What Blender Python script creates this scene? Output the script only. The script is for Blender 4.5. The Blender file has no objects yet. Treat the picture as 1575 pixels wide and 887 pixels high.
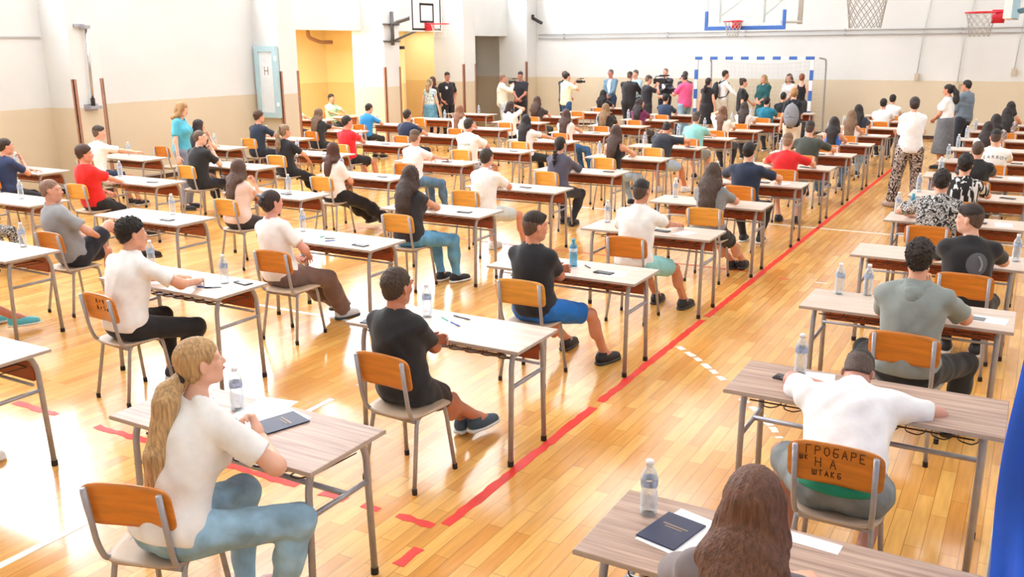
import bpy, math, random
import numpy as np
from mathutils import Vector, Matrix
random.seed(7)
sc = bpy.context.scene
COL = sc.collection
# ------------------------------------------------------------------ camera, world, light, exposure
CAM_F, CAM_PITCH, CAM_YAW, CAM_ROLL, CAM_H = 1397.4, 0.26106, 0.52176, -0.00847, 2.4689
def camera():
    cy, sy, cp, sp = math.cos(CAM_YAW), math.sin(CAM_YAW), math.cos(CAM_PITCH), math.sin(CAM_PITCH)
    cr, sr = math.cos(CAM_ROLL), math.sin(CAM_ROLL)
    f0 = Vector((-sy, cy, 0)); r0 = Vector((cy, sy, 0)); u0 = Vector((0, 0, 1))
    f = f0 * cp - u0 * sp; u = u0 * cp + f0 * sp
    r = r0 * cr + u * sr; u2 = u * cr - r0 * sr
    cam = bpy.data.cameras.new('camera'); o = bpy.data.objects.new('camera', cam); COL.objects.link(o)
    cam.sensor_width = 36; cam.lens = CAM_F / 1575 * 36; cam.clip_start = 0.05; cam.clip_end = 200
    m = Matrix((( r.x, u2.x, -f.x, 0), (r.y, u2.y, -f.y, 0), (r.z, u2.z, -f.z, CAM_H), (0, 0, 0, 1)))
    o.matrix_world = m
    sc.camera = o
camera()
sc.view_settings.view_transform = 'Standard'; sc.view_settings.look = 'None'
sc.view_settings.gamma = 1; sc.view_settings.use_curve_mapping = False
sc.view_settings.exposure = -0.72
w = bpy.data.worlds.new('world'); sc.world = w; w.use_nodes = True
w.node_tree.nodes['Background'].inputs[0].default_value = (0.85, 0.92, 1.0, 1)
w.node_tree.nodes['Background'].inputs[1].default_value = 1.0
WIN_LEFT, WIN_RIGHT, FILL_W, ROOM_FILL_W = 27.0, 4.0, 185.0, 60.0
def area(name, loc, rot, sx, sy, power, col=(1, 1, 1)):
    l = bpy.data.lights.new(name, 'AREA'); l.shape = 'RECTANGLE'; l.size = sx; l.size_y = sy
    l.energy = power; l.color = col
    o = bpy.data.objects.new(name, l); COL.objects.link(o); o.location = loc; o.rotation_euler = rot
    return o
for yy in (3.0, 10.0, 17.0, 22.0):          # unseen fill lights added below the ceiling to brighten the hall
    for xx, k_ in ((-11.0, 1.3), (-6.5, 1.1), (-1.5, .5 if yy < 12 else .9)):
        area('ceiling_fill_light', (xx, yy, 7.3), (0, 0, 0), 2.6, 2.6, FILL_W * k_ * (.55 if yy > 20 else 1.0), (0.95, 0.98, 1.0))
for yy, k_ in ((17.0, 6.0), (21.7, .7), (24.6, 1.1)):                       # added fill lights that brighten the rooms behind the left wall
    area('back_room_fill_light', (-16.0, yy, 2.9), (0, 0, 0), 1.2, 1.6, ROOM_FILL_W * k_, (1, 0.95, 0.85))

# ------------------------------------------------------------------ materials
MATS = {}
def nodes(name):
    m = bpy.data.materials.new(name); m.use_nodes = True
    nt = m.node_tree; b = nt.nodes['Principled BSDF']
    return m, nt, b
def lin(c):
    return tuple(((v / 255) / 12.92 if v / 255 <= 0.04045 else ((v / 255 + 0.055) / 1.055) ** 2.4) for v in c)
def mat(key, rgb, rough=0.6, metal=0.0, var=0.0, scale=20.0, bump=0.0, bscale=60.0, stretch=(1, 1, 1), sheen=0.0, coat=0.0):
    if key in MATS: return MATS[key]
    m, nt, b = nodes(key); c = lin(rgb)
    b.inputs['Base Color'].default_value = (*c, 1); b.inputs['Roughness'].default_value = rough
    b.inputs['Metallic'].default_value = metal
    if sheen: b.inputs['Sheen Weight'].default_value = sheen
    if coat: b.inputs['Coat Weight'].default_value = coat; b.inputs['Coat Roughness'].default_value = 0.12
    tc = nt.nodes.new('ShaderNodeTexCoord'); mp = nt.nodes.new('ShaderNodeMapping'); mp.inputs['Scale'].default_value = stretch
    nt.links.new(tc.outputs['Object'], mp.inputs['Vector'])
    n = nt.nodes.new('ShaderNodeTexNoise'); n.inputs['Scale'].default_value = scale; n.inputs['Detail'].default_value = 4
    nt.links.new(mp.outputs[0], n.inputs['Vector'])
    r = nt.nodes.new('ShaderNodeValToRGB'); v = max(var, 0.04)
    r.color_ramp.elements[0].position = 0.3; r.color_ramp.elements[1].position = 0.7
    r.color_ramp.elements[0].color = (*[x * (1 - v) for x in c], 1); r.color_ramp.elements[1].color = (*[min(1, x * (1 + v)) for x in c], 1)
    nt.links.new(n.outputs['Fac'], r.inputs[0]); nt.links.new(r.outputs[0], b.inputs['Base Color'])
    if bump:
        n2 = nt.nodes.new('ShaderNodeTexNoise'); n2.inputs['Scale'].default_value = bscale; n2.inputs['Detail'].default_value = 3
        nt.links.new(mp.outputs[0], n2.inputs['Vector'])
        bp = nt.nodes.new('ShaderNodeBump'); bp.inputs['Strength'].default_value = bump; bp.inputs['Distance'].default_value = 0.02
        nt.links.new(n2.outputs['Fac'], bp.inputs['Height']); nt.links.new(bp.outputs[0], b.inputs['Normal'])
    MATS[key] = m; return m
def cloth(rgb): return mat('cloth_%d_%d_%d' % rgb, rgb, 0.85, var=0.06, scale=14, bump=0.35, bscale=9, sheen=0.15)
def denim(rgb): return mat('denim_%d_%d_%d' % rgb, rgb, 0.85, var=0.3, scale=9, bump=0.4, bscale=10)
def hairm(rgb): return mat('hair_%d_%d_%d' % rgb, tuple(int(c_ * .86) for c_ in rgb), 0.6, var=0.4, scale=34, bump=0.5, bscale=50, stretch=(3, 3, 0.35))
def skinm(rgb=(222, 164, 136)): return mat('skin_%d_%d_%d' % rgb, rgb, 0.5, var=0.07, scale=12)
def patterned(key, cols, scale, rough=0.8, stretch=(1, 1, 1), dist=0.0):
    """printed cloth: voronoi/noise cells stepping through the colours"""
    if key in MATS: return MATS[key]
    m, nt, b = nodes(key); b.inputs['Roughness'].default_value = rough
    tc = nt.nodes.new('ShaderNodeTexCoord'); mp = nt.nodes.new('ShaderNodeMapping'); mp.inputs['Scale'].default_value = stretch
    nt.links.new(tc.outputs['Object'], mp.inputs['Vector'])
    n = nt.nodes.new('ShaderNodeTexNoise'); n.inputs['Scale'].default_value = scale; n.inputs['Detail'].default_value = 1.5; n.inputs['Distortion'].default_value = dist
    nt.links.new(mp.outputs[0], n.inputs['Vector'])
    r = nt.nodes.new('ShaderNodeValToRGB'); r.color_ramp.interpolation = 'CONSTANT'
    k = len(cols)
    for i, c in enumerate(cols):
        p = 0.0 if i == 0 else 0.38 + 0.24 * (i - 0.5) / (k - 1)
        e = r.color_ramp.elements[i] if i < 2 else r.color_ramp.elements.new(p)
        e.position = p; e.color = (*lin(c), 1)
    nt.links.new(n.outputs['Fac'], r.inputs[0]); nt.links.new(r.outputs[0], b.inputs['Base Color'])
    MATS[key] = m; return m
def wall_paint(key, up, low, zsplit):
    m, nt, b = nodes(key); b.inputs['Roughness'].default_value = 0.55
    g = nt.nodes.new('ShaderNodeNewGeometry'); s = nt.nodes.new('ShaderNodeSeparateXYZ'); nt.links.new(g.outputs['Position'], s.inputs[0])
    n = nt.nodes.new('ShaderNodeTexNoise'); n.inputs['Scale'].default_value = 0.9; n.inputs['Detail'].default_value = 6
    nt.links.new(g.outputs['Position'], n.inputs['Vector'])
    n3 = nt.nodes.new('ShaderNodeTexNoise'); n3.inputs['Scale'].default_value = 9; nt.links.new(g.outputs['Position'], n3.inputs['Vector'])
    ma = nt.nodes.new('ShaderNodeMath'); ma.operation = 'MULTIPLY_ADD'; ma.inputs[1].default_value = 0.03; nt.links.new(n3.outputs['Fac'], ma.inputs[0]); nt.links.new(s.outputs['Z'], ma.inputs[2])
    gt = nt.nodes.new('ShaderNodeMath'); gt.operation = 'GREATER_THAN'; gt.inputs[1].default_value = zsplit + 0.015; nt.links.new(ma.outputs[0], gt.inputs[0])
    def ramp(c):
        r = nt.nodes.new('ShaderNodeValToRGB'); l = lin(c)
        r.color_ramp.elements[0].position = 0.25; r.color_ramp.elements[1].position = 0.75
        r.color_ramp.elements[0].color = (*[x * 0.93 for x in l], 1); r.color_ramp.elements[1].color = (*[min(1, x * 1.05) for x in l], 1)
        nt.links.new(n.outputs['Fac'], r.inputs[0]); return r
    a, c = ramp(low), ramp(up)
    mx = nt.nodes.new('ShaderNodeMix'); mx.data_type = 'RGBA'
    nt.links.new(gt.outputs[0], mx.inputs[0]); nt.links.new(a.outputs[0], mx.inputs[6]); nt.links.new(c.outputs[0], mx.inputs[7])
    nt.links.new(mx.outputs[2], b.inputs['Base Color'])
    bp = nt.nodes.new('ShaderNodeBump'); bp.inputs['Strength'].default_value = 0.12; bp.inputs['Distance'].default_value = 0.05
    nt.links.new(n.outputs['Fac'], bp.inputs['Height']); nt.links.new(bp.outputs[0], b.inputs['Normal'])
    return m
def floor_mat():
    m, nt, b = nodes('parquet')
    g = nt.nodes.new('ShaderNodeNewGeometry')
    mp = nt.nodes.new('ShaderNodeMapping'); mp.inputs['Rotation'].default_value = (0, 0, math.radians(90)); nt.links.new(g.outputs['Position'], mp.inputs['Vector'])
    br = nt.nodes.new('ShaderNodeTexBrick'); br.offset = 0.37; br.offset_frequency = 2; br.squash = 1
    br.inputs['Scale'].default_value = 1; br.inputs['Brick Width'].default_value = 0.62; br.inputs['Row Height'].default_value = 0.085
    br.inputs['Mortar Size'].default_value = 0.0016; br.inputs['Mortar Smooth'].default_value = 0.2; br.inputs['Bias'].default_value = -0.1
    br.inputs['Color1'].default_value = (*lin((240, 187, 104)), 1); br.inputs['Color2'].default_value = (*lin((216, 149, 70)), 1)
    br.inputs['Mortar'].default_value = (*lin((150, 96, 44)), 1)
    nt.links.new(mp.outputs[0], br.inputs['Vector'])
    n = nt.nodes.new('ShaderNodeTexNoise'); n.inputs['Scale'].default_value = 3; n.inputs['Detail'].default_value = 8
    mp2 = nt.nodes.new('ShaderNodeMapping'); mp2.inputs['Scale'].default_value = (12, 1, 1); nt.links.new(g.outputs['Position'], mp2.inputs['Vector']); nt.links.new(mp2.outputs[0], n.inputs['Vector'])
    r = nt.nodes.new('ShaderNodeValToRGB'); r.color_ramp.elements[0].color = (0.84, 0.81, 0.78, 1); r.color_ramp.elements[1].color = (1.06, 1.05, 1.03, 1)
    r.color_ramp.elements[0].position = 0.3; r.color_ramp.elements[1].position = 0.7
    nt.links.new(n.outputs['Fac'], r.inputs[0])
    mx = nt.nodes.new('ShaderNodeMix'); mx.data_type = 'RGBA'; mx.blend_type = 'MULTIPLY'; mx.inputs[0].default_value = 1
    nt.links.new(br.outputs['Color'], mx.inputs[6]); nt.links.new(r.outputs[0], mx.inputs[7]); nt.links.new(mx.outputs[2], b.inputs['Base Color'])
    n2 = nt.nodes.new('ShaderNodeTexNoise'); n2.inputs['Scale'].default_value = 1.3; n2.inputs['Detail'].default_value = 5; nt.links.new(g.outputs['Position'], n2.inputs['Vector'])
    mr = nt.nodes.new('ShaderNodeMapRange'); mr.inputs[3].default_value = 0.16; mr.inputs[4].default_value = 0.30; nt.links.new(n2.outputs['Fac'], mr.inputs[0]); nt.links.new(mr.outputs[0], b.inputs['Roughness'])
    bp = nt.nodes.new('ShaderNodeBump'); bp.inputs['Strength'].default_value = 0.05; bp.inputs['Distance'].default_value = 0.02
    nt.links.new(br.outputs['Fac'], bp.inputs['Height']); bp.invert = True; nt.links.new(bp.outputs[0], b.inputs['Normal'])
    b.inputs['Coat Weight'].default_value = 0.35; b.inputs['Coat Roughness'].default_value = 0.1
    return m
def grain_mat(key, c1, c2, rough=0.4, scale=(1.2, 26, 26), coat=0.0):
    if key in MATS: return MATS[key]
    m, nt, b = nodes(key); b.inputs['Roughness'].default_value = rough; b.inputs['Coat Weight'].default_value = coat; b.inputs['Coat Roughness'].default_value = 0.15
    tc = nt.nodes.new('ShaderNodeTexCoord'); oi = nt.nodes.new('ShaderNodeObjectInfo')
    ad = nt.nodes.new('ShaderNodeVectorMath'); ad.operation = 'ADD'; nt.links.new(tc.outputs['Object'], ad.inputs[0])
    mu = nt.nodes.new('ShaderNodeMath'); mu.operation = 'MULTIPLY'; mu.inputs[1].default_value = 37; nt.links.new(oi.outputs['Random'], mu.inputs[0]); nt.links.new(mu.outputs[0], ad.inputs[1])
    mp = nt.nodes.new('ShaderNodeMapping'); mp.inputs['Scale'].default_value = scale; nt.links.new(ad.outputs[0], mp.inputs['Vector'])
    n = nt.nodes.new('ShaderNodeTexNoise'); n.inputs['Scale'].default_value = 1.6; n.inputs['Detail'].default_value = 6; n.inputs['Distortion'].default_value = 0.6
    nt.links.new(mp.outputs[0], n.inputs['Vector'])
    r = nt.nodes.new('ShaderNodeValToRGB'); r.color_ramp.elements[0].position = 0.35; r.color_ramp.elements[1].position = 0.68
    r.color_ramp.elements[0].color = (*lin(c1), 1); r.color_ramp.elements[1].color = (*lin(c2), 1)
    nt.links.new(n.outputs['Fac'], r.inputs[0]); nt.links.new(r.outputs[0], b.inputs['Base Color'])
    MATS[key] = m; return m
def glassy(key, rgb, rough=0.03, mixt=0.75):
    """thin clear plastic or glass: part transparent, part glossy tinted"""
    if key in MATS: return MATS[key]
    m, nt, b = nodes(key)
    b.inputs['Base Color'].default_value = (*lin(rgb), 1); b.inputs['Roughness'].default_value = rough
    t = nt.nodes.new('ShaderNodeBsdfTransparent'); t.inputs[0].default_value = (*[0.5 + 0.5 * x for x in lin(rgb)], 1)
    fr = nt.nodes.new('ShaderNodeLayerWeight'); fr.inputs[0].default_value = 0.45
    mr = nt.nodes.new('ShaderNodeMapRange'); mr.inputs[3].default_value = 1 - mixt; mr.inputs[4].default_value = 1.0
    nt.links.new(fr.outputs['Facing'], mr.inputs[0])
    ms = nt.nodes.new('ShaderNodeMixShader'); nt.links.new(mr.outputs[0], ms.inputs[0]); nt.links.new(t.outputs[0], ms.inputs[1]); nt.links.new(b.outputs[0], ms.inputs[2])
    nt.links.new(ms.outputs[0], nt.nodes['Material Output'].inputs[0]); MATS[key] = m; return m
def emis(key, rgb, s):
    m, nt, b = nodes(key); b.inputs['Emission Color'].default_value = (*lin(rgb), 1); b.inputs['Emission Strength'].default_value = s
    b.inputs['Base Color'].default_value = (0.8, 0.8, 0.8, 1); return m

M_STEEL = mat('grey_enamel_tube', (168, 168, 176), 0.38, 0.3, var=0.1, bump=0.05)
M_RUBBER = mat('dark_rubber', (38, 30, 30), 0.7)
M_TOP = grain_mat('pale_oak_laminate', (196, 176, 162), (222, 206, 194), 0.34)
M_TOP2 = grain_mat('grey_oak_laminate', (150, 122, 108), (196, 168, 152), 0.42)
M_PANEL = mat('red_brown_panel', (172, 86, 46), 0.4, var=0.12, scale=5, stretch=(1, 1, 6))
M_PLY = mat('orange_plywood', (214, 132, 48), 0.32, var=0.16, scale=5, stretch=(1, 3, 7), coat=0.3)
M_PLYL = mat('yellow_plywood', (232, 168, 74), 0.34, var=0.16, scale=5, stretch=(1, 3, 7), coat=0.3)
M_SEAT = mat('worn_plywood_seat', (196, 172, 148), 0.45, var=0.1, scale=8)
M_WIRE = mat('brown_wire', (84, 62, 50), 0.5, 0.4)
M_INK = mat('black_marker_ink', (40, 22, 14), 0.6)
M_WHITEP = mat('white_paper', (240, 242, 246), 0.7)

# ------------------------------------------------------------------ mesh helpers
class MB:
    def __init__(s): s.v = []; s.f = []; s.m = []
    def add(s, vs, fs, mi=0):
        o = len(s.v); s.v += [tuple(v) for v in vs]; s.f += [tuple(i + o for i in f) for f in fs]; s.m += [mi] * len(fs)
    def box(s, lo, hi, mi=0, rot=None, piv=None):
        x0, y0, z0 = lo; x1, y1, z1 = hi
        vs = [Vector(p) for p in ((x0, y0, z0), (x1, y0, z0), (x1, y1, z0), (x0, y1, z0), (x0, y0, z1), (x1, y0, z1), (x1, y1, z1), (x0, y1, z1))]
        if rot is not None: vs = [rot @ (v - Vector(piv)) + Vector(piv) for v in vs]
        s.add(vs, [(0, 3, 2, 1), (4, 5, 6, 7), (0, 1, 5, 4), (1, 2, 6, 5), (2, 3, 7, 6), (3, 0, 4, 7)], mi); return s
    def tube(s, pts, r, n=8, mi=0, cap=True, closed=False):
        pts = [Vector(p) for p in pts]; rs = r if isinstance(r, (list, tuple)) else [r] * len(pts)
        rings = []; up = None
        for i, p in enumerate(pts):
            if closed: t = (pts[(i + 1) % len(pts)] - pts[i - 1]).normalized()
            else: t = ((pts[min(i + 1, len(pts) - 1)] - p).normalized() + (p - pts[max(i - 1, 0)]).normalized()).normalized()
            if up is None:
                up = Vector((0, 0, 1)) if abs(t.z) < 0.9 else Vector((1, 0, 0))
            a = t.cross(up).normalized(); b = a.cross(t).normalized(); up = b
            rings.append([p + (a * math.cos(2 * math.pi * k / n) + b * math.sin(2 * math.pi * k / n)) * rs[i] for k in range(n)])
        vs = [v for R in rings for v in R]; fs = []
        m = len(rings); last = m if closed else m - 1
        for i in range(last):
            j = (i + 1) % m
            for k in range(n): fs.append((i * n + k, j * n + k, j * n + (k + 1) % n, i * n + (k + 1) % n))
        if cap and not closed: fs.append(tuple(range(n))); fs.append(tuple((m - 1) * n + k for k in reversed(range(n))))
        s.add(vs, fs, mi); return s
    def lathe(s, prof, n=16, mi=0, c=(0, 0, 0)):
        vs = [(c[0] + r * math.cos(2 * math.pi * k / n), c[1] + r * math.sin(2 * math.pi * k / n), c[2] + z) for r, z in prof for k in range(n)]
        fs = [(i * n + k, i * n + (k + 1) % n, (i + 1) * n + (k + 1) % n, (i + 1) * n + k) for i in range(len(prof) - 1) for k in range(n)]
        s.add(vs, fs, mi); return s
    def mesh(s, name, mats, smooth=False):
        me = bpy.data.meshes.new(name); me.from_pydata(s.v, [], s.f)
        for m in (mats if isinstance(mats, (list, tuple)) else [mats]): me.materials.append(m)
        if any(s.m): me.polygons.foreach_set('material_index', s.m)
        if smooth: me.shade_smooth()
        me.update(); return me
def bend(pts, r, n=5):
    """round the corners of a polyline"""
    pts = [Vector(p) for p in pts]; out = [pts[0]]
    for i in range(1, len(pts) - 1):
        a, b, c = pts[i - 1], pts[i], pts[i + 1]
        d1 = (a - b); d2 = (c - b); q = min(r, d1.length * 0.45, d2.length * 0.45)
        p1 = b + d1.normalized() * q; p2 = b + d2.normalized() * q
        for k in range(n + 1):
            t = k / n; out.append(p1 * (1 - t) ** 2 + b * 2 * t * (1 - t) + p2 * t * t)
    out.append(pts[-1]); return out
def link(name, me, parent=None, loc=None, rotz=0.0):
    o = bpy.data.objects.new(name, me); COL.objects.link(o)
    if parent is not None: o.parent = parent
    if loc is not None: o.location = loc
    if rotz: o.rotation_euler = (0, 0, rotz)
    return o
def tag(o, label, cat, group=None, kind=None):
    o['label'] = label; o['category'] = cat
    if group: o['group'] = group
    if kind: o['kind'] = kind
    return o
def struct(name, mb, mats, smooth=False):
    o = link(name, mb.mesh(name, mats, smooth)); o['kind'] = 'structure'; return o
def bevel(o, w=0.004, seg=2):
    m = o.modifiers.new('bevel', 'BEVEL'); m.width = w; m.segments = seg; m.limit_method = 'ANGLE'; return o
def copy_tree(root, loc, rotz=0.0):
    c = root.copy(); COL.objects.link(c); c.location = loc; c.rotation_euler = (0, 0, rotz)
    def rec(src, dst):
        for ch in KIDS.get(src.name, []):
            d = ch.copy(); COL.objects.link(d); d.parent = dst; rec(ch, d)
    rec(root, c); return c
KIDS = {}
def child(name, me, parent, loc=None):
    o = link(name, me, parent, loc); KIDS.setdefault(parent.name, []).append(o); return o

# ------------------------------------------------------------------ structure: the sports hall
XL, XP, YF, XR, YN, HC = -14.9, -14.2, 26.4, 2.9, -3.5, 7.5
ZT = 1.5
M_FLOOR = floor_mat()
M_WALL = wall_paint('hall_wall_paint', (220, 223, 223), (210, 198, 174), ZT)
M_YELLOW = wall_paint('yellow_room_paint', (250, 232, 176), (240, 210, 150), ZT)
struct('floor', MB().box((-18.2, YN - .2, -0.2), (XR + .2, YF + .2, 0)), M_FLOOR)
struct('ceiling', MB().box((-18.2, YN - .2, HC), (XR + .2, YF + .2, HC + .2)), mat('ceiling_white', (236, 236, 232), 0.8))
struct('wall_back', MB().box((-18.2, YF, 0), (XR + .2, YF + .2, HC)), M_WALL)
def hole_wall_x(x0, x1, ya, yb, za, zb, holes):
    """a wall slab along y cut by rectangular holes (y0, y1, z0, z1)"""
    mb = MB(); ys = sorted({ya, yb, *[h[0] for h in holes], *[h[1] for h in holes]})
    for a, b in zip(ys[:-1], ys[1:]):
        hs = sorted([h for h in holes if h[0] <= a and h[1] >= b], key=lambda h: h[2]); z = za
        for h in hs:
            if h[2] > z: mb.box((x0, a, z), (x1, b, h[2]))
            z = h[3]
        if z < zb: mb.box((x0, a, z), (x1, b, zb))
    return mb
wl = [(y0, y1, 3.9, 6.9) for y0, y1 in ((1.0, 4.6), (5.9, 9.7), (10.8, 14.6), (15.6, 18.3), (19.3, 22.0), (22.9, 25.6))]
struct('wall_left', hole_wall_x(XL - .3, XL, YN, YF, 0, HC, [(15.42, 18.5, 0, 2.86), (19.12, 22.1, 0, 2.86), (22.72, 25.75, 0, 2.76)] + wl), M_WALL)
wr = [(y0, y1, 4.3, 6.9) for y0, y1 in ((-1, 4), (5, 10), (11, 16), (17, 22))]
struct('wall_right', hole_wall_x(XR, XR + .2, YN, YF, 0, HC, wr), M_WALL)
struct('wall_front', MB().box((-18.2, YN - .2, 0), (XR + .2, YN, HC)), M_WALL)
M_DAYL = emis('daylit_pane_left', (240, 247, 255), WIN_LEFT); M_DAYR = emis('daylit_pane_right', (240, 247, 255), WIN_RIGHT)
M_FRAME = mat('window_frame_grey', (190, 194, 196), 0.4)
k = 0
for xx, sgn, wins, md in ((XL, -1, wl, M_DAYL), (XR, 1, wr, M_DAYR)):
    for (y0, y1, z0, z1) in wins:
        k += 1
        mb = MB(); xc = xx + sgn * 0.1
        mb.box((xc - .01, y0, z0), (xc + .01, y1, z1), 0)
        for t in range(5):
            yy = y0 + (y1 - y0) * t / 4; mb.box((xc - .04, yy - .03, z0), (xc + .04, yy + .03, z1), 1)
        for zz in (z0 + .03, (z0 + z1) / 2, z1 - .03): mb.box((xc - .04, y0, zz - .03), (xc + .04, y1, zz + .03), 1)
        struct('window_%d' % k, mb, [md, M_FRAME])
# piers of the left wall, one after the other, each with its wooden corner guards
M_GUARD = mat('brown_corner_guard', (166, 120, 98), 0.5, var=0.12)
k = 0
for (y0, y1) in ((1.0, 1.6), (5.2, 5.78), (9.94, 10.5), (14.85, 15.4), (18.5, 19.12), (22.1, 22.72), (25.75, 26.39)):
    k += 1
    struct('trim_%d' % k, MB().box((XL - .001, y0, 0), (XP, y1, HC)), M_WALL)
    if y0 > 9:
        for yy in (y0, y1):
            if yy > 26: continue
            k += 1; e = 0.012
            o = struct('trim_%d' % k, MB().box((XP - .05, yy - (e if yy == y0 else -0.0), 0), (XP + e, yy + (0 if yy == y0 else e), 1.98)).box((XP, yy - (e if yy == y0 else .05), 0), (XP + e, yy + (.05 if yy == y0 else e), 1.98)), M_GUARD)
k += 1; struct('trim_%d' % k, MB().box((XL, 14.80, 0), (XL + .05, 14.85, 1.98)), M_GUARD)
# rooms behind the openings
struct('wall_yellow_room', MB().box((-18.1, 13.5, 0), (-17.9, 22.8, 3.1)).box((-17.9, 20.6, 0), (XL - .3, 20.7, 3.1)).box((-17.9, 13.5, 0), (XL - .3, 13.6, 3.1)).box((-17.9, 13.5, 3.0), (XL - .3, 22.8, 3.1)).box((-17.9, 22.75, 0), (XL - .3, 22.85, 3.1)), M_YELLOW)
M_GREYD = mat('grey_locker_paint', (150, 146, 134), 0.5, var=0.05)
struct('wall_grey_room', MB().box((-16.6, 22.9, 0), (-16.5, 26.4, 3.0)).box((-16.5, 22.86, 2.9), (XL - .3, 26.4, 3.0)), mat('grey_room_paint', (176, 172, 160), 0.6))
def door_grey():
    for i in range(3):
        y0 = 23.35 + i * 1.0
        d = struct('door_%d' % (i + 1), MB().box((-16.49, y0, 0), (-16.44, y0 + .97, 2.7)), M_GREYD); bevel(d, .006)
        h = child('door_handle', MB().tube([(-16.44, y0 + .86, 1.02), (-16.40, y0 + .86, 1.02), (-16.40, y0 + .76, 1.02)], .008).mesh('door_handle', M_STEEL), d)
        child('vent_grille', MB().box((-16.44, y0 + .3, 2.05), (-16.43, y0 + .7, 2.3)).mesh('vent_grille', M_STEEL), d)
door_grey()
struct('baseboard_back', MB().box((XP, YF - .02, 0), (XR, YF, .09)), mat('dark_baseboard', (70, 46, 36), 0.5))
b = MB(); last = YN
for (y0, y1) in ((1.0, 1.6), (5.2, 5.78), (9.94, 10.5), (14.85, 15.4)):
    b.box((XL, last, 0), (XL + .02, y0, .08)); b.box((XL, y0 - .02, 0), (XP, y0, .08)); b.box((XP, y0, 0), (XP + .011, y1, .08)); last = y1
struct('baseboard_left', b, MATS['dark_baseboard'])
# hinged window leaf with pale blue frame on the side of the pier
leaf = MB(); LX0, LX1, LZ0, LZ1, LY = -14.84, -14.22, 1.0, 2.5, 14.80
leaf.box((LX0, LY - .05, LZ0), (LX0 + .11, LY + .04, LZ1)).box((LX1 - .11, LY - .05, LZ0), (LX1, LY + .04, LZ1)).box((LX0 + .11, LY - .05, LZ0), (LX1 - .11, LY + .04, LZ0 + .11)).box((LX0 + .11, LY - .05, LZ1 - .11), (LX1 - .11, LY + .04, LZ1))
wo = struct('window_40', leaf, mat('pale_blue_frame', (176, 208, 218), 0.4))
child('window_pane', MB().box((LX0 + .1, LY - .02, LZ0 + .1), (LX1 - .1, LY, LZ1 - .1)).mesh('window_pane', mat('frosted_pane', (226, 236, 242), 0.3)), wo)
child('window_gasket', MB().box((LX1 - .125, LY - .03, LZ0 + .12), (LX1 - .11, LY - .02, LZ1 - .1)).mesh('window_gasket', M_RUBBER), wo)
child('hinge', MB().box((LX1 - .02, LY - .08, 2.2), (LX1 + .01, LY - .03, 2.3)).box((LX1 - .02, LY - .08, 1.25), (LX1 + .01, LY - .03, 1.33)).mesh('hinge', M_WHITEP), wo)
s_ = MB()
pp = (LX0 + .31, LY - .025, 1.99)
s_.box((pp[0] - .1, pp[1], pp[2] - .14), (pp[0] + .1, pp[1] + .004, pp[2] + .14), 0)
for q in (-.05, .05): s_.box((pp[0] + q - .008, pp[1] - .003, pp[2] - .09), (pp[0] + q + .008, pp[1], pp[2] + .09), 1)
s_.box((pp[0] - .05, pp[1] - .003, pp[2] - .008), (pp[0] + .05, pp[1], pp[2] + .008), 1)
tag(link('paper_sign', s_.mesh('paper_sign', [M_WHITEP, mat('brown_marker', (120, 84, 70), 0.6)])), 'white paper sheet with a drawn letter H on the blue-framed window', 'sign')

# floor markings: tape and paint
M_RED = mat('red_tape', (226, 44, 30), 0.5, var=0.15, scale=6); M_WLINE = mat('white_court_paint', (246, 244, 238), 0.4, var=0.05)
M_ORL = mat('orange_court_paint', (206, 92, 48), 0.4)
def ragged(x0, y0, x1, y1, wdt, gap=(), seed=1, z=.002, amp=.25, step=.06):
    rnd = random.Random(seed); a = Vector((x0, y0)); b_ = Vector((x1, y1)); L = (b_ - a).length; t = (b_ - a) / L; n = Vector((-t.y, t.x))
    mb = MB(); s = 0.0; wl_, wr_ = wdt / 2, wdt / 2; run = []
    def flush():
        if len(run) > 1:
            vs = [p for q in run for p in q]; mb.add(vs, [(2 * i, 2 * i + 1, 2 * i + 3, 2 * i + 2) for i in range(len(run) - 1)])
            top = len(vs)
        run.clear()
    while s <= L:
        hit = any(g0 <= s <= g1 for g0, g1 in gap)
        if hit: flush()
        else:
            wl_ = wdt / 2 * (1 + rnd.uniform(-amp, amp)); wr_ = wdt / 2 * (1 + rnd.uniform(-amp, amp)); c = a + t * s
            p, q = c - n * wl_, c + n * wr_; run.append(((p.x, p.y, z), (q.x, q.y, z)))
        s += step
    flush(); return mb
def marking(mb, m, label, cat='floor marking'):
    n = mb; vs = n.v[:]; o = link('floor_tape' if m is M_RED else 'court_line', n.mesh('floor_marking', m)); sol = o.modifiers.new('thick', 'SOLIDIFY'); sol.thickness = .0015; sol.offset = 1
    tag(o, label, cat); return o
marking(ragged(-2.49, 3.60, -2.46, 25.0, .062, [(1.9, 1.96), (4.3, 4.34)], 3), M_RED, 'long red tape line running down the hall beside the desks')
marking(ragged(-6.2, 3.54, -2.50, 3.56, .055, [(.5, .9), (2.72, 2.86), (3.1, 3.16), (3.32, 3.4), (3.56, 3.6)], 5, amp=.35), M_RED, 'broken red tape line crossing towards the left under the front desk')
marking(ragged(-2.48, 3.16, -2.475, 3.34, .06, [], 6), M_RED, 'short red tape dash lying alone in front of the tape corner')
marking(ragged(-12.0, 9.90, -2.62, 9.90, .045, [], 8, amp=.05), M_ORL, 'thin orange court line crossing under the fifth row of desks')
marking(ragged(-2.26, 9.75, -2.10, 9.75, .03, [], 9, amp=.05), M_RED, 'small dark red dash on the floor right of the tape line')
marking(ragged(-1.87, 9.76, -1.72, 9.76, .03, [], 10, amp=.05), M_WLINE, 'small pale dash on the floor near the aisle bottle desk')
marking(ragged(-12.0, 12.9, 1.5, 12.75, .045, [], 11, amp=.05), M_WLINE, 'thin white court line crossing the hall behind the red-shirted boy')
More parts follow.
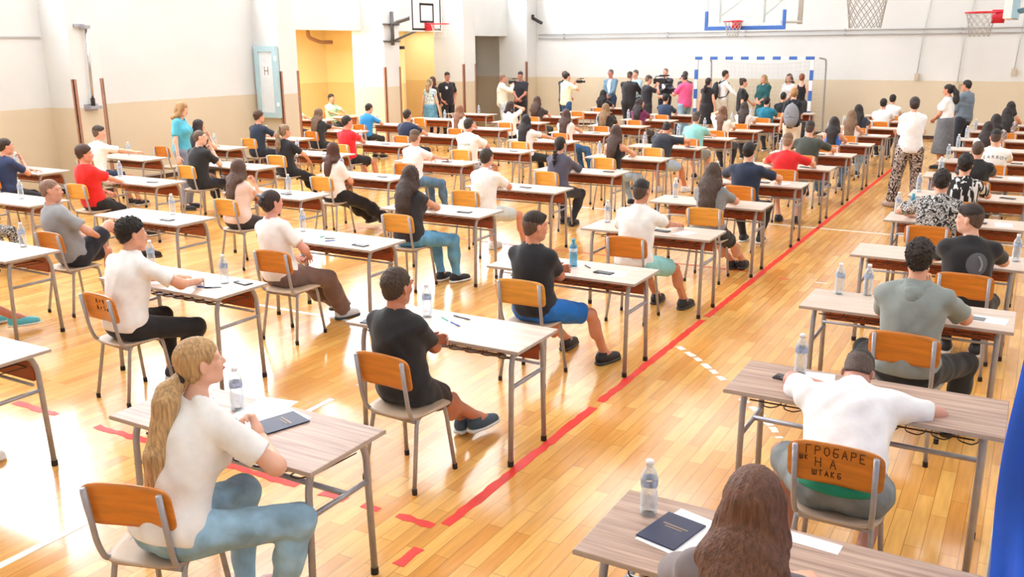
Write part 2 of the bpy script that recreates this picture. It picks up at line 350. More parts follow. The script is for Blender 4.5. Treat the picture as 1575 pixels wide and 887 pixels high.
marking(ragged(-7.6, 6.28, -5.3, 6.28, .045, [], 12, amp=.1), M_WLINE, 'white court line on the floor left of the boy in black')
marking(ragged(-4.2, 1.4, -4.22, 5.6, .05, [(1.5, 3.0), (3.35, 3.6)], 13, amp=.1), M_WLINE, 'worn white court line between the front left girl and the next column')
pts = [(-2.42, 7.02), (-2.2, 6.82), (-2.0, 6.6), (-1.84, 6.42)], [(-1.62, 6.12), (-1.45, 5.93), (-1.3, 5.72), (-1.2, 5.55)]
for seg, lb in zip(pts, ('dashed white curved court line crossing the red tape', 'dashed white curved court line running under the right front desk')):
    arc = MB()
    for (xa, ya), (xb, yb) in zip(seg[:-1], seg[1:]):
        g = ragged(xa, ya, xb, yb, .05, [(0.11, .14)], int(ya * 100), amp=.2, step=.03); arc.add(g.v, g.f)
    marking(arc, M_WLINE, lb)
# ------------------------------------------------------------------ fixtures of the hall
M_PIPE = mat('painted_pipe', (178, 178, 178), 0.5)
for nm, z, lab in (('u', 2.80, 'upper of the two long painted pipes along the back wall'), ('l', 2.68, 'lower of the two long painted pipes along the back wall')):
    m = MB().tube([(XP + .1, YF - .06, z), (XR - .05, YF - .06, z)], .018, 8)
    t = tag(link('heating_pipe', m.mesh('heating_pipe', M_PIPE, True)), lab, 'pipe')
    for xx in (-13.2, -9.8, -7.5, -4.8, -2.0, 0.8):
        child('pipe_clip', MB().box((xx - .02, YF - .09, z - .03), (xx + .02, YF, z + .03)).mesh('pipe_clip', M_STEEL), t)
for i, (x0, x1, zb, lab) in enumerate(((-2.92, -2.72, 1.66, 'grey hanging cord with end box, nearest the goal'), (-1.95, -1.72, 1.42, 'grey hanging cord reaching lowest, behind the woman in the grey skirt'), (-.70, -.60, 1.80, 'grey hanging cord beside the right-hand basket net'))):
    t = tag(link('wall_cord', MB().tube([(x1, YF - .05, 5.5), (x1 - .02, YF - .05, 3.6), (x0 + .06, YF - .06, 2.6), (x0, YF - .06, zb)], .013, 6).mesh('wall_cord', MATS['window_frame_grey'] if 'window_frame_grey' in MATS else M_PIPE, True)), lab, 'cord')
    child('end_box', MB().box((x0 - .05, YF - .12, zb - .14), (x0 + .05, YF - .0, zb + .02)).mesh('end_box', mat('beige_box', (196, 182, 160), 0.6)), t)
# conduit below the pipe and along the left wall
tag(link('cable_duct', MB().box((XL + .005, -2, 2.66), (XL + .03, 9.9, 2.685)).mesh('cable_duct', M_PIPE)), 'thin cable duct along the upper left wall', 'duct')
# volley post bracket on the first pier
t = bpy.data.objects.new('net_post_bracket', None); COL.objects.link(t); t.location = (XP, 10.2, 0)
tag(t, 'steel rod held by two wall brackets on the left pier', 'bracket')
child('rod', MB().tube([(.10, .03, 2.83), (.09, 0, 1.6)], .022, 10).mesh('rod', mat('chrome_rod', (190, 192, 196), 0.2, 0.9), True), t)
child('upper_bracket', MB().box((0, -.14, 2.82), (.04, .06, 2.88)).box((0, -.03, 2.80), (.15, .08, 2.86)).mesh('upper_bracket', M_STEEL), t)
child('lower_bracket', MB().box((0, -.1, 1.48), (.16, .12, 1.53)).box((0, -.12, 1.45), (.02, .14, 1.56)).mesh('lower_bracket', M_STEEL), t)
child('clamp', MB().tube([(.09, 0, 1.52), (.09, 0, 1.66)], .035, 10).mesh('clamp', M_RUBBER), t)
# black rod and duct in the yellow room
tag(link('exercise_bar', MB().tube([(XL - .1, 19.15, 2.42), (XL - .1, 20.25, 2.44)], .02, 8).box((XL - .33, 20.2, 2.4), (XL - .02, 20.32, 2.48)).box((XL - .33, 19.1, 2.4), (XL - .02, 19.16, 2.48)).mesh('exercise_bar', M_RUBBER)), 'black bar spanning the second opening of the left wall', 'bar')
tag(link('drain_pipe', MB().tube(bend([(-17.0, 18.9, 2.98), (-17.0, 18.9, 2.72), (-16.9, 19.25, 2.60), (-16.8, 19.6, 2.60)], .12), .05, 10).mesh('drain_pipe', mat('brown_pipe', (150, 112, 84), 0.5), True)), 'brown bent pipe under the ceiling of the yellow room', 'pipe')
tag(link('security_camera', MB().tube([(XP + .02, YF - .3, 3.3), (XP + .35, YF - .3, 3.14)], .05, 10).box((XP, YF - .34, 3.27), (XP + .06, YF - .26, 3.40)).mesh('security_camera', M_RUBBER)), 'small dark camera on the corner of the back wall', 'camera')

# handball goal
M_BLUE = mat('blue_enamel', (54, 104, 186), 0.4); M_WHITE = mat('white_enamel', (240, 240, 240), 0.4)
GX0, GX1, GY, GH = -8.25, -5.20, 24.5, 2.10
g = bpy.data.objects.new('handball_goal', None); COL.objects.link(g); g.location = (0, 0, 0)
tag(g, 'blue and white striped handball goal before the back wall', 'goal')
def striped(a, b_, n, phase=0):
    mb = MB(); a = Vector(a); b_ = Vector(b_)
    for i in range(n):
        p = a + (b_ - a) * i / n; q = a + (b_ - a) * (i + 1) / n
        lo = [min(p[k], q[k]) - (.04 if abs(p[k] - q[k]) < 1e-6 else 0) for k in range(3)]; hi = [max(p[k], q[k]) + (.04 if abs(p[k] - q[k]) < 1e-6 else 0) for k in range(3)]
        mb.box(lo, hi, (i + phase) % 2)
    return mb
child('goal_post', striped((GX0, GY, 0), (GX0, GY, GH - .04), 8, 1).mesh('goal_post', [M_WHITE, M_BLUE]), g)
child('goal_post', striped((GX1, GY, 0), (GX1, GY, GH - .04), 8, 1).mesh('goal_post', [M_WHITE, M_BLUE]), g)
child('crossbar', striped((GX0 - .04, GY, GH), (GX1 + .04, GY, GH), 15, 1).mesh('crossbar', [M_WHITE, M_BLUE]), g)
for xx in (GX0 + .12, GX1 + .16):
    child('rear_frame', MB().tube(bend([(xx, GY + .06, GH), (xx, GY + .9, GH - .05), (xx, GY + 1.1, .05), (xx, GY + .06, .03)], .15), .022, 8).mesh('rear_frame', M_STEEL, True), g)
nb = MB(); M_NET = mat('white_net_cord', (226, 226, 220), 0.8)
NX = 26; NZ = 17
def netp(u, v):
    x = GX0 + .1 + (GX1 - GX0) * u; sag = .12 * math.sin(math.pi * u) * (1 - v)
    return (x, GY + .85 + .22 * v, 2.02 * (1 - v) + .03 - sag)
for i in range(NX + 1): nb.tube([netp(i / NX, j / 6) for j in range(7)], .0035, 3, cap=False)
for j in range(NZ + 1): nb.tube([netp(i / 8, j / NZ) for i in range(9)], .0035 if j else .009, 3, cap=False)
child('net', nb.mesh('net', M_NET), g)

# basket nets
def net_mesh(r0, r1, h, n=12, rows=6, tr=.004):
    mb = MB(); P = lambda k, j: ((r0 + (r1 - r0) * (j / rows) ** .7) * math.cos(2 * math.pi * k / n / 2), (r0 + (r1 - r0) * (j / rows) ** .7) * math.sin(2 * math.pi * k / n / 2), -h * j / rows)
    for k in range(0, 2 * n, 2):
        for s in (1, -1):
            mb.tube([P(k + (s if j % 2 else 0), j) for j in range(rows + 1)], tr, 5, cap=False)
    return mb
M_RIM = mat('red_rim', (214, 34, 58), 0.35)
M_CORD = mat('grey_net_cord', (168, 166, 160), 0.8)
def rim(parent, c, dirv, name='rim', r=.225, off=.15):
    d = Vector(dirv); s = Vector((-d.y, d.x, 0)); c = Vector(c); ctr = c + d * (off + r)
    mb = MB().tube([ctr + d * math.cos(a) * r + s * math.sin(a) * r for a in [2 * math.pi * k / 28 for k in range(28)]], .011, 8, closed=True)
    mb.tube([c + s * .07, ctr - d * r * .8 + s * .13], .009, 6); mb.tube([c - s * .07, ctr - d * r * .8 - s * .13], .009, 6)
    mb.tube([c - Vector((0, 0, .12)), ctr - d * r * .9 - Vector((0, 0, .02))], .011, 6)
    a = c + s * .09 + Vector((0, 0, .03)); b_ = c - s * .09 + d * .16 - Vector((0, 0, .15))
    mb.box([min(a[k], b_[k]) for k in range(3)] if True else 0, [max(a[k], b_[k]) for k in range(3)])
    child(name, mb.mesh(name, M_RIM, True), parent); return ctr
# 1 glass backboard, centre
B = bpy.data.objects.new('basketball_backboard', None); COL.objects.link(B); tag(B, 'clear glass basketball backboard with blue edge padding above the goal', 'basketball hoop')
bx0, bx1, by, bz = -7.21, -5.38, 22.0, 2.80
child('glass_panel', MB().box((bx0, by, bz + .03), (bx1, by + .015, bz + 1.05)).mesh('glass_panel', glassy('board_glass', (236, 244, 244), 0.05, 0.75)), B)
child('glass_frame', MB().box((bx0 - .02, by, bz + .3), (bx0 + .02, by + .04, bz + 1.05)).box((bx1 - .02, by, bz + .3), (bx1 + .02, by + .04, bz + 1.05)).box((bx0, by, bz + 1.03), (bx1, by + .04, bz + 1.07)).mesh('glass_frame', M_WHITE), B)
o = child('edge_padding', MB().box((bx0 - .04, by - .03, bz - .02), (bx1 + .04, by + .05, bz + .07)).box((bx0 - .04, by - .03, bz + .07), (bx0 + .03, by + .05, bz + .42)).box((bx1 - .03, by - .03, bz + .07), (bx1 + .04, by + .05, bz + .42)).mesh('edge_padding', M_BLUE), B); bevel(o, .01)
cc = rim(B, ((bx0 + bx1) / 2 - .15, by, 2.97), (0, -1, 0))
child('net', net_mesh(.22, .12, .36, tr=.0045).mesh('net', M_CORD), B, cc)
sf = MB()
for xx in (-6.9, -5.85): sf.tube([(xx, by + .04, 3.1), (xx, by + 2.0, 3.6), (xx, YF - .02, 4.4)], .03, 8); sf.tube([(xx, by + .06, 2.95), (xx, by + .06, 5.0)], .028, 8)
sf.tube([(bx1 + .25, by + .5, 2.9), (bx1 + .25, by + .5, 5.0)], .06, 10); sf.tube([(bx1 - .1, by + .1, 2.95), (bx1 + .3, by + .5, 2.95)], .03, 8)
for zz in (4.95,): sf.tube([(-7.0, by + .06, zz), (-5.0, by + .06, zz)], .03, 8); sf.tube([(-6.9, by + .06, zz), (-6.9, YF - .02, zz + .4)], .03, 8); sf.tube([(-5.85, by + .06, zz), (-5.85, YF - .02, zz + .4)], .03, 8)
child('support_frame', sf.mesh('support_frame', mat('white_grey_frame', (208, 210, 208), 0.45), True), B)
# 2 practice backboard on the left pier
B = bpy.data.objects.new('basketball_backboard', None); COL.objects.link(B); tag(B, 'white practice backboard with black outlines on the left pier', 'basketball hoop')
X0, Y0, Y1, Z0, Z1 = -13.0, 18.03, 19.23, 2.84, 3.75
pb = MB().box((X0 - .03, Y0 - .04, Z0 - .03), (X0, Y1 + .04, Z1), 0)
def rect(y0, y1, z0, z1, t, open_top=False):
    x = X0; pb.box((x, y0, z0), (x + .004, y1, z0 + t), 1); pb.box((x, y0, z0), (x + .004, y0 + t, z1), 1); pb.box((x, y1 - t, z0), (x + .004, y1, z1), 1)
    if not open_top: pb.box((x, y0, z1 - t), (x + .004, y1, z1), 1)
rect(Y0, Y1, Z0, Z1 - .02, .045); rect(Y0 + .32, Y0 + .90, Z0 + .17, Z0 + .62, .05)
child('board', pb.mesh('board', [M_WHITE, M_RUBBER]), B)
def text_mesh(body, size, mtx, material, name, parent, extrude=.001):
    cu = bpy.data.curves.new(name, 'FONT'); cu.body = body; cu.size = size; cu.extrude = extrude; cu.align_x = 'CENTER'; cu.align_y = 'CENTER'; cu.resolution_u = 2
    o = bpy.data.objects.new(name, cu); COL.objects.link(o); o.matrix_world = mtx
    bpy.context.view_layer.update()
    me = bpy.data.meshes.new_from_object(o.evaluated_get(bpy.context.evaluated_depsgraph_get())); bpy.data.objects.remove(o)
    me.materials.clear(); me.materials.append(material)
    if parent is None: return me
    me.transform(mtx)
    return child(name, me, parent)
text_mesh('IRON', .17, Matrix(((0, 0, 1, X0 + .003), (1, 0, 0, Y0 + .56), (0, 1, 0, Z0 + .78), (0, 0, 0, 1))), M_RUBBER, 'board_lettering', B)
text_mesh('V', .17, Matrix(((0, 0, 1, X0 + .003), (1, 0, 0, Y0 + 1.05), (0, 1, 0, Z0 + .80), (0, 0, 0, 1))), mat('faded_red', (190, 120, 110), 0.6), 'board_lettering', B)
cc = rim(B, (X0, Y0 + .6, 2.98), (1, 0, 0)); child('net', net_mesh(.22, .14, .3, tr=.003).mesh('net', M_NET), B, cc)
bk = MB()
for zz in (2.6, 3.0): bk.box((XP, 18.45, zz - .02), (XP + .05, 19.1, zz + .02))
bk.tube([(XP + .08, 18.75, 2.5), (XP + .08, 18.75, 3.3)], .045, 8)
bk.tube([(XP + .1, 18.75, 3.0), (XP + .5, 18.4, 3.05), (X0 - .03, 18.3, 3.2)], .035, 8); bk.tube([(XP + .1, 18.75, 2.6), (X0 - .03, 18.7, 2.95)], .03, 8); bk.tube([(XP + .1, 18.75, 3.0), (X0 - .03, 19.0, 3.3)], .03, 8)
child('wall_arm', bk.mesh('wall_arm', mat('dark_grey_steel', (98, 98, 100), 0.4, .4), True), B)
# 3 hoop with large net in the middle, its board above the picture
B = bpy.data.objects.new('basketball_backboard', None); COL.objects.link(B); tag(B, 'basketball hoop with a large pale net hanging over the centre aisle', 'basketball hoop')
cx, cy_, cz = -1.62, 9.9, 3.05
rc_ = rim(B, (cx, cy_ + .375 - .75, cz), (0, 1, 0)); child('net', net_mesh(.225, .15, .44, n=12, rows=7, tr=.0045).mesh('net', M_CORD), B, rc_)
child('board', MB().box((cx - .9, cy_ - .40, 2.99), (cx + .9, cy_ - .375, 4.04)).mesh('board', M_WHITE), B)
child('support_frame', MB().tube([(cx - .5, cy_ - .45, 3.2), (cx - .5, cy_ - .45, HC)], .04, 8).tube([(cx + .5, cy_ - .45, 3.2), (cx + .5, cy_ - .45, HC)], .04, 8).mesh('support_frame', M_STEEL, True), B)
# 4 hoop at the right, seen from the side
B = bpy.data.objects.new('basketball_backboard', None); COL.objects.link(B); tag(B, 'side-on hoop with red rim and pale blue braces at the right edge', 'basketball hoop')
cx, cy_, cz = -.60, 15.0, 2.87
rc_ = rim(B, (cx, cy_, cz), (-1, 0, 0), r=.215, off=.08); child('net', net_mesh(.21, .13, .33, tr=.004).mesh('net', M_CORD), B, rc_)
child('board', MB().box((cx, cy_ - .6, cz - .1), (cx + .10, cy_ + .6, cz + .8)).mesh('board', M_WHITE), B)
child('board_back', MB().box((cx + .10, cy_ - .6, cz - .1), (cx + .16, cy_ + .6, cz + .8)).mesh('board_back', mat('pale_blue_steel', (150, 184, 200), 0.4)), B)
bk = MB()
for dy in (-.35, .35):
    bk.tube([(cx + .16, cy_ + dy, cz + .0), (XR, cy_ + dy, cz + .75)], .025, 8); bk.tube([(cx + .16, cy_ + dy, cz + .6), (XR, cy_ + dy, cz - .5)], .02, 8); bk.tube([(cx + .16, cy_ + dy, cz + .7), (XR, cy_ + dy, cz + .75)], .03, 8)
bk.box((XR - .05, cy_ - .5, cz - .6), (XR, cy_ + .5, cz + .9))
child('wall_brace', bk.mesh('wall_brace', MATS['pale_blue_steel'], True), B)

# blue padded mat standing at the right, on a pale board
pm = MB(); n = 40; rows = 24; x0, x1, y0 = .04, 1.5, 3.05
vs = []
for j in range(rows + 1):
    for i in range(n + 1):
        u = i / n; z = .02 + 2.2 * j / rows
        fold = .09 * math.sin(u * 20 + 1.1 * math.sin(j * .25)) + .04 * math.sin(u * 47 + j * .18)
        vs.append((x0 + (x1 - x0) * u + .015 * math.sin(j * .4), y0 + fold, z))
fr = [(j * (n + 1) + i, j * (n + 1) + i + 1, (j + 1) * (n + 1) + i + 1, (j + 1) * (n + 1) + i) for j in range(rows) for i in range(n)]
pm.add(vs, fr)
o = link('blue_curtain', pm.mesh('blue_curtain', mat('blue_curtain_cloth', (34, 104, 240), 0.5, var=.12, scale=3, bump=.2, bscale=6), True)); sol = o.modifiers.new('thick', 'SOLIDIFY'); sol.thickness = .03; sol.offset = -1
tag(o, 'bright blue folded cloth hanging at the right edge beside the front desks', 'curtain')
o = link('white_board_panel', MB().box((.03, 3.25, 0), (1.3, 3.29, 1.05)).mesh('white_board_panel', mat('pale_panel', (214, 222, 214), 0.5)))
bevel(o, .005); tag(o, 'pale panel standing behind the blue cloth by the desk leg', 'panel')

# ------------------------------------------------------------------ school desk and chair prototypes (built once, then copied)
DW, DD, DH = 1.28, 0.51, 0.76
def empty(name, loc=(0, 0, 0), rotz=0):
    o = bpy.data.objects.new(name, None); COL.objects.link(o); o.location = loc; o.rotation_euler = (0, 0, rotz); return o
def desk_proto(panel):
    """origin: floor under the near (student side) edge centre; x across, y away from the student"""
    t = empty('school_desk', (0, 0, 0)); hw = DW / 2
    me = MB().box((-hw, 0, DH - .022), (hw, DD, DH)).mesh('tabletop', M_TOP if panel else M_TOP2); o = child('tabletop', me, t); bevel(o, .004)
    child('edge_band', MB().box((-hw - .001, -.001, DH - .02), (hw + .001, .0, DH - .003)).box((hw, 0, DH - .02), (hw + .001, DD, DH - .003)).mesh('edge_band', mat('edge_band_grey', (184, 170, 160), .5)), t)
    tr = .0165
    for s in (-1, 1):
        x = s * (hw - .085)
        for ya, yb in ((.05, .10), (DD - .03, DD - .09)):
            leg = child('leg', MB().tube(bend([(x, DD / 2 + (0.001 if ya < .3 else -.001), DH - .035), (x, yb, DH - .035), (x, ya + (.02 if ya < .3 else -.02), DH - .12), (x, ya, .02)], .06), tr, 10).mesh('leg', M_STEEL, True), t)
            child('rubber_foot', MB().tube([(x, ya, 0), (x, ya, .035)], tr + .003, 10).mesh('rubber_foot', M_RUBBER), leg)
        child('side_rail', MB().tube([(x, .052, .50), (x, DD - .032, .50)], .013, 8).mesh('side_rail', M_STEEL, True), t)
    if panel:
        o = child('modesty_panel', MB().box((-hw + .10, DD - .075, DH - .20), (hw - .10, DD - .057, DH - .03)).mesh('modesty_panel', M_PANEL), t); bevel(o, .003)
        child('under_rail', MB().tube([(-hw + .085, DD - .09, DH - .215), (hw - .085, DD - .09, DH - .215)], .009, 6).mesh('under_rail', M_STEEL, True), t)
    else:
        child('stretcher', MB().tube([(-hw + .085, DD * .6, .505), (hw - .085, DD * .6, .505)], .014, 8).mesh('stretcher', M_STEEL, True), t)
    w_ = MB(); w_.tube([(-hw + .12, .07, DH - .06), (hw - .12, .07, DH - .06)], .004, 6); w_.tube([(-hw + .12, DD - .1, DH - .10), (hw - .12, DD - .1, DH - .10)], .004, 6)
    for i in range(9):
        x = -hw + .16 + i * .115
        w_.tube(bend([(x, DD - .1, DH - .10), (x + .01, .10, DH - .085), (x + .035, .045, DH - .07), (x + .07, .045, DH - .075), (x + .095, .12, DH - .09), (x + .10, DD - .1, DH - .10)], .03, 3), .0035, 5)
    child('wire_rack', w_.mesh('wire_rack', M_WIRE, True), t)
    return t
def curved_panel(wd, h, th, depth, zc, tilt, nx=14, r=.045):
    """plywood sheet, bowed about a vertical axis, with rounded corners"""
    mb = MB(); N = 40; pts = []
    for k in range(N):
        a = 2 * math.pi * k / N; e = .35
        c, s = math.cos(a), math.sin(a)
        pts.append((math.copysign(abs(c) ** e, c) * wd / 2, math.copysign(abs(s) ** e, s) * h / 2))
    def P(x, z, o): return (x, depth * (4 * (x / wd) ** 2 - 1) * -1 + o - z * math.tan(tilt), zc + z)
    rings = [1.0, .8, .55, .28]; vs = []; fs = []
    for side, o in ((0, -th / 2), (1, th / 2)):
        for q in rings:
            for (x, z) in pts: vs.append(P(x * q, z * q, o))
        vs.append(P(0, 0, o))
    S = len(rings) * N + 1
    for side in (0, 1):
        b0 = side * S
        for r_ in range(len(rings) - 1):
            for k in range(N):
                f = (b0 + r_ * N + k, b0 + r_ * N + (k + 1) % N, b0 + (r_ + 1) * N + (k + 1) % N, b0 + (r_ + 1) * N + k)
                fs.append(f if side else f[::-1])
        for k in range(N):
            f = (b0 + (len(rings) - 1) * N + k, b0 + (len(rings) - 1) * N + (k + 1) % N, b0 + S - 1); fs.append(f if side else f[::-1])
    for k in range(N): fs.append((k, (k + 1) % N, S + (k + 1) % N, S + k))
    mb.add(vs, fs); return mb
def chair_proto(ply):
    """origin: floor under the seat centre, the sitter faces +y"""
    t = empty('school_chair')
    # seat: slightly dished plate
    N = 36; vs = []; fs = []
    rings = [1.0, .85, .6, .3]
    def P(u, v, q, o):
        x, y = u * .20 * q, v * .195 * q
        return (x * (1.0 - .08 * (-v * q)) , y, .452 + o - .012 * (1 - min(1, (x / .2) ** 2 + (y / .195) ** 2)) - max(0, y - .13) * .25)
    sq = [(math.copysign(abs(math.cos(a)) ** .45, math.cos(a)), math.copysign(abs(math.sin(a)) ** .45, math.sin(a))) for a in [2 * math.pi * k / N for k in range(N)]]
    for o in (-.010, 0.0):
        for q in rings: vs += [P(u, v, q, o) for u, v in sq]
        vs.append(P(0, 0, 0, o))
    S = len(rings) * N + 1
    for side in (0, 1):
        b0 = side * S
        for r_ in range(3):
            for k in range(N):
                f = (b0 + r_ * N + k, b0 + r_ * N + (k + 1) % N, b0 + (r_ + 1) * N + (k + 1) % N, b0 + (r_ + 1) * N + k); fs.append(f if side else f[::-1])
        for k in range(N):
            f = (b0 + 3 * N + k, b0 + 3 * N + (k + 1) % N, b0 + S - 1); fs.append(f if side else f[::-1])
    for k in range(N): fs.append((k, (k + 1) % N, S + (k + 1) % N, S + k))
    mb = MB(); mb.add(vs, fs); child('seat', mb.mesh('seat', M_SEAT, True), t)
    child('backrest', curved_panel(.40, .20, .011, .022, .715, math.radians(9)).mesh('backrest', ply, True), t, (0, -.212, 0))
    tr = .0125
    for s in (-1, 1):
        child('upright', MB().tube(bend([(s * .155, .02, .436), (s * .158, -.17, .436), (s * .166, -.205, .53), (s * .166, -.246, .80)], .06), tr, 10).mesh('upright', M_STEEL, True), t)
        for ya, yb in ((.14, .19), (-.12, -.20)):
            leg = child('leg', MB().tube(bend([(s * .155, .01, .436), (s * .158, ya, .436), (s * .185, yb, .02)], .05), tr, 10).mesh('leg', M_STEEL, True), t)
            child('rubber_foot', MB().tube([(s * .186, yb + .002, 0), (s * .185, yb, .035)], tr + .003, 8).mesh('rubber_foot', M_RUBBER), leg)
    child('cross_tube', MB().tube([(-.158, -.14, .415), (.158, -.14, .415)], .010, 8).tube([(-.158, .12, .415), (.158, .12, .415)], .010, 8).mesh('cross_tube', M_STEEL, True), t)
    return t
DESK = {True: desk_proto(True), False: desk_proto(False)}
CHAIR = {0: chair_proto(M_PLY), 1: chair_proto(M_PLYL)}
USED = set()
def place(protos, key, kind, loc, rotz):
    p = protos[key]; kk = (kind, key)
    if kk not in USED:
        USED.add(kk); p.location = loc; p.rotation_euler = (0, 0, rotz); return p
    return copy_tree(p, loc, rotz)
def desk(x, y, panel, label, group='exam desks in rows', rz=0.0): return tag(place(DESK, panel, 'd', (x, y, 0), rz), label, 'desk', group)
def chair(x, y, rz, ply, label, group='plywood school chairs'): return tag(place(CHAIR, ply, 'c', (x, y, 0), rz), label, 'chair', group)
# ------------------------------------------------------------------ smooth solid modelling of figures (numpy distance fields, meshed)
BIG = 9.0
def A(*p): return np.array(p, dtype=np.float64)
def nrm(v): return v / (np.linalg.norm(v) + 1e-12)
def rc(a, b, ra, rb, k=.03, sq=None, q=1.0, cut=None):
    return ('rc', A(*a), A(*b), ra, rb, k, sq, q, cut)
def el(c, R, r, k=.03): return ('el', A(*c), np.asarray(R, float), A(*r), k)
I3 = np.eye(3)
def smax(a, b, k=.009):
    h = np.maximum(k - np.abs(a - b), 0) / k
    return (np.maximum(a, b) + h * h * (k * .25)).astype(np.float32)
class Field:
    def __init__(s, vox): s.vox = vox; s.pr = []
    def add(s, *pr): s.pr += pr; return s
    def build(s, inflate=0.0, carve=(), clips=(), disp=None, limit=None):
        v = s.vox; los = []; his = []
        for p in s.pr:
            if p[0] == 'rc': r = max(p[3], p[4]) * max(1, p[7]) + inflate; los.append(np.minimum(p[1], p[2]) - r); his.append(np.maximum(p[1], p[2]) + r)
            else: r = max(p[3]) + inflate; los.append(p[1] - r); his.append(p[1] + r)
        lo = np.min(los, 0) - 3 * v - .012; hi = np.max(his, 0) + 3 * v + .012
        if limit is not None: lo = np.maximum(lo, limit[0]); hi = np.minimum(hi, limit[1])
        n = np.ceil((hi - lo) / v).astype(int) + 1; F = np.full(n, BIG, dtype=np.float32)
        ax = [(lo[i] + np.arange(n[i]) * v).astype(np.float32) for i in range(3)]
        for p, l, h in zip(s.pr, los, his):
            k = p[5] if p[0] == 'rc' else p[4]; m = k + 2.5 * v + .004
            i0 = np.maximum(((l - m - lo) / v).astype(int), 0); i1 = np.minimum(((h + m - lo) / v).astype(int) + 2, n)
            if (i1 <= i0).any(): continue
            X = ax[0][i0[0]:i1[0], None, None]; Y = ax[1][None, i0[1]:i1[1], None]; Z = ax[2][None, None, i0[2]:i1[2]]
            if p[0] == 'rc':
                _, a, b, ra, rb, k, sq, q, cut = p; ba = (b - a).astype(np.float32); L2 = float(ba @ ba) + 1e-9
                px, py, pz = X - np.float32(a[0]), Y - np.float32(a[1]), Z - np.float32(a[2])
                t = np.clip((px * ba[0] + py * ba[1] + pz * ba[2]) / L2, 0, 1)
                dx, dy, dz = px - t * ba[0], py - t * ba[1], pz - t * ba[2]
                if sq is not None:
                    sv = nrm(sq).astype(np.float32); c = dx * sv[0] + dy * sv[1] + dz * sv[2]; g = np.float32(1 / q - 1)
                    dx, dy, dz = dx + c * g * sv[0], dy + c * g * sv[1], dz + c * g * sv[2]
                d = np.sqrt(dx * dx + dy * dy + dz * dz) - (ra + t * (rb - ra)) - inflate
                if cut is not None:
                    P0, N0 = cut; d = np.maximum(d, (X - P0[0]) * N0[0] + (Y - P0[1]) * N0[1] + (Z - P0[2]) * N0[2])
            else:
                _, c, R, r, k = p; r = r + inflate
                px, py, pz = X - np.float32(c[0]), Y - np.float32(c[1]), Z - np.float32(c[2])
                u = [(px * R[0, i] + py * R[1, i] + pz * R[2, i]) / r[i] for i in range(3)]
                w2 = [uu / r[i] for i, uu in enumerate(u)]
                k0 = np.sqrt(u[0] ** 2 + u[1] ** 2 + u[2] ** 2); k1 = np.sqrt(w2[0] ** 2 + w2[1] ** 2 + w2[2] ** 2) + 1e-6
                d = k0 * (k0 - 1) / k1
            S = F[i0[0]:i1[0], i0[1]:i1[1], i0[2]:i1[2]]
            if k > 0:
                hh = np.maximum(k - np.abs(S - d), 0) / k; np.minimum(S, d, out=S); S -= hh * hh * (k * .25)
            else: np.minimum(S, d, out=S)
        X = ax[0][:, None, None]; Y = ax[1][None, :, None]; Z = ax[2][None, None, :]
        if disp is not None: F += disp(X, Y, Z).astype(np.float32)
        for cp in carve:
            if cp[0] == 'rc':
                _, a, b, ra, rb, k, sq, q, cut = cp; ba = b - a; px, py, pz = X - a[0], Y - a[1], Z - a[2]
                t = np.clip((px * ba[0] + py * ba[1] + pz * ba[2]) / (ba @ ba + 1e-9), 0, 1)
                d = np.sqrt((px - t * ba[0]) ** 2 + (py - t * ba[1]) ** 2 + (pz - t * ba[2]) ** 2) - (ra + t * (rb - ra))
            else:
                _, c, R, r, k = cp; u = [((X - c[0]) * R[0, i] + (Y - c[1]) * R[1, i] + (Z - c[2]) * R[2, i]) / r[i] for i in range(3)]
                d = (np.sqrt(u[0] ** 2 + u[1] ** 2 + u[2] ** 2) - 1) * min(r)
            F = smax(F, -d)
        for P0, N0 in clips:   # keeps the side where (p-P0).N0 < 0
            F = smax(F, ((X - P0[0]) * N0[0] + (Y - P0[1]) * N0[1] + (Z - P0[2]) * N0[2]))
        return surfnet(F, lo, v)
CORN = [(i, j, k) for i in (0, 1) for j in (0, 1) for k in (0, 1)]
EDG = [(a, b) for a in range(8) for b in range(a + 1, 8) if sum(abs(x - y) for x, y in zip(CORN[a], CORN[b])) == 1]
